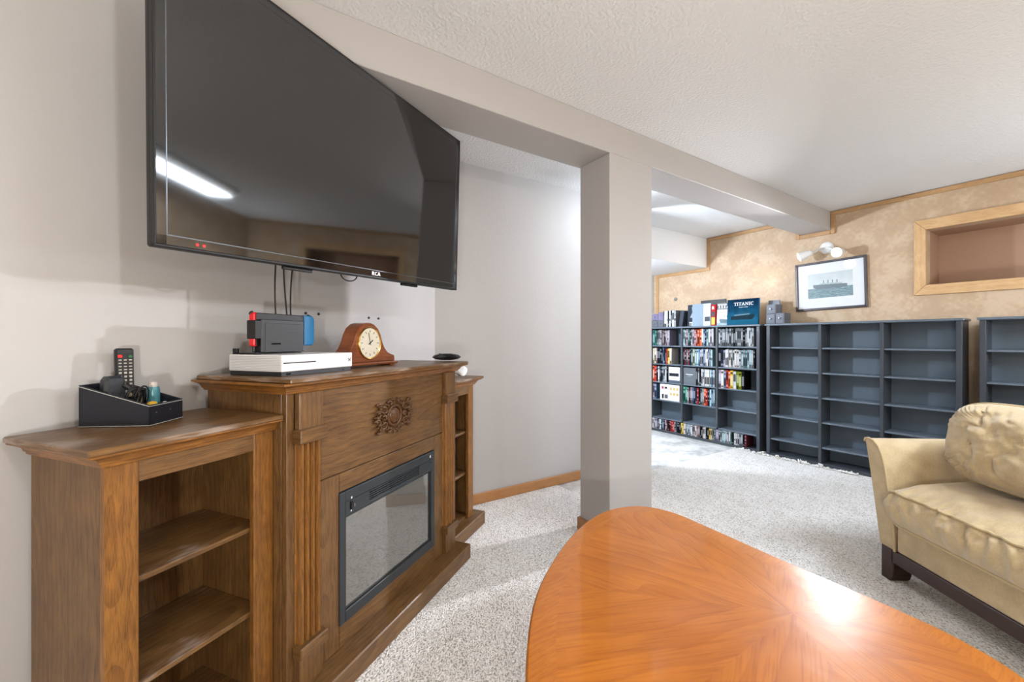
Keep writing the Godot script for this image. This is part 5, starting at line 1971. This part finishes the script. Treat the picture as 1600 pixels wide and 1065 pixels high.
func back_cushion(xf: Transform3D, cx: float, label: String, seed_: int) -> void:
	var hw := 0.325
	var hh := 0.168
	var bz := 0.075
	var at := xf * Transform3D(Basis(Vector3(1, 0, 0), -0.20) * Basis(Vector3(0, 1, 0), 0.06), Vector3(cx - 0.02, 0.657, -0.335))
	var t := thing("back_cushion", label, "cushion", at, "loose back cushions of the loveseat")
	var nz := noise(seed_ * 31, 3.0, 3)
	var seg := 160
	var ring := func(a: float) -> Vector2:
		var c := cos(a)
		var s := sin(a)
		return Vector2(hw * signf(c) * pow(absf(c), 0.50), hh * signf(s) * pow(absf(s), 0.50))
	var welts := []
	for face in [1.0, -1.0]:
		var mb := MB.new()
		var rows := []
		for i in 29:
			var r := i / 28.0
			var row := []
			for j in seg:
				var a := TAU * j / seg
				var p: Vector2 = ring.call(a)
				p *= r
				var puff := 0.115 * pow(maxf(0.0, 1.0 - pow(r, 2.6)), 0.62)
				var fold := 0.020 * nz.get_noise_2d(p.x * 2.1 + 3.0, p.y * 2.6) + 0.016 * absf(nz.get_noise_2d(p.x * 1.3 + 9.0, p.y * 1.9 + 4.0))
				var crease := pow(1.0 - absf(nz.get_noise_2d(p.x * 1.4 + p.y * 1.2, p.y * 0.9 - p.x * 0.7 + 20.0)), 9.0) * 0.016
				var gather := 0.0045 * sin(a * 58.0 + 3.0 * nz.get_noise_2d(cos(a) * 3.0, sin(a) * 3.0)) * smoothstep(0.55, 0.9, r) * (1.0 - smoothstep(0.97, 1.0, r))
				var z := bz + puff + (fold - crease) * (1.0 - pow(r, 6.0)) + gather
				row.append(Vector3(p.x, p.y, face * z))
			rows.append(row)
		mb.grid(rows, Vector3(0, 0, face * -0.3), true)
		part("cushion_face", mb, M.suede, t)
		var loop := []
		for j in seg:
			var p: Vector2 = ring.call(TAU * j / seg)
			loop.append(Vector3(p.x * 1.004, p.y * 1.004, face * bz))
		welts.append(loop)
	var mb := MB.new()
	var bands := []
	for z in [-bz, -bz * 0.35, bz * 0.35, bz]:
		var row := []
		for j in seg:
			var p: Vector2 = ring.call(TAU * j / seg)
			var k := 1.0 + (0.014 if absf(z) < bz * 0.9 else 0.0) + 0.004 * sin(j * 2.1)
			row.append(Vector3(p.x * k, p.y * k, z))
		bands.append(row)
	mb.grid(bands, Vector3.ZERO, true)
	part("boxing", mb, M.suede, t)
	for w in welts:
		mb = MB.new()
		mb.tube(w, 0.0048, 7, true)
		part("welt", mb, M.welt, t)


# ------------------------------------------------------------------ small things
func build_small() -> void:
	var mb: MB
	# screws left in the wall under the television
	var where := ["first of four from the cables", "second from the cables", "third from the cables", "last before the corner"]
	var us := [1.272, 1.338, 1.650, 1.722]
	for k in 4:
		mb = MB.new()
		mb.xf = Transform3D(Basis(Vector3(1, 0, 0), Vector3(0, 0, 1), Vector3(0, -1, 0)), Vector3.ZERO)
		mb.lathe([Vector2(0.0055, 0), Vector2(0.0055, 0.003), Vector2(0.004, 0.006), Vector2(0, 0.0065)], 12)
		single("wall_screw", mb, M.dark_grey, "small dark screw in the wall above the mantel, %s" % where[k], "screw", F(us[k], 1.21, -1.402), "screws in the television wall")
	# frayed carpet edge before the bookcases
	mb = MB.new()
	var r := RandomNumberGenerator.new()
	r.seed = 12
	for i in 300:
		var z := lerpf(-2.27, -1.28, pow(r.randf(), 0.9))
		var x := 4.19 - absf(r.randfn(0.0, 0.016))
		var big := r.randf_range(0.004, 0.010) * (1.9 if r.randf() < 0.10 else 1.0)
		var ps := []
		for k in 5:
			ps.append(Vector3(x + r.randf_range(-1, 1) * big, 0.003 + r.randf() * big * 1.6, z + r.randf_range(-1, 1) * big * 1.2))
		mb.tube(ps, big * 0.46, 6, false, big * 0.15)
	single("carpet_lint", mb, mat(Color(0.90, 0.89, 0.87), 0.95), "white lint and frayed carpet tufts along the foot of the middle bookcase", "lint", Transform3D(), "", "stuff")
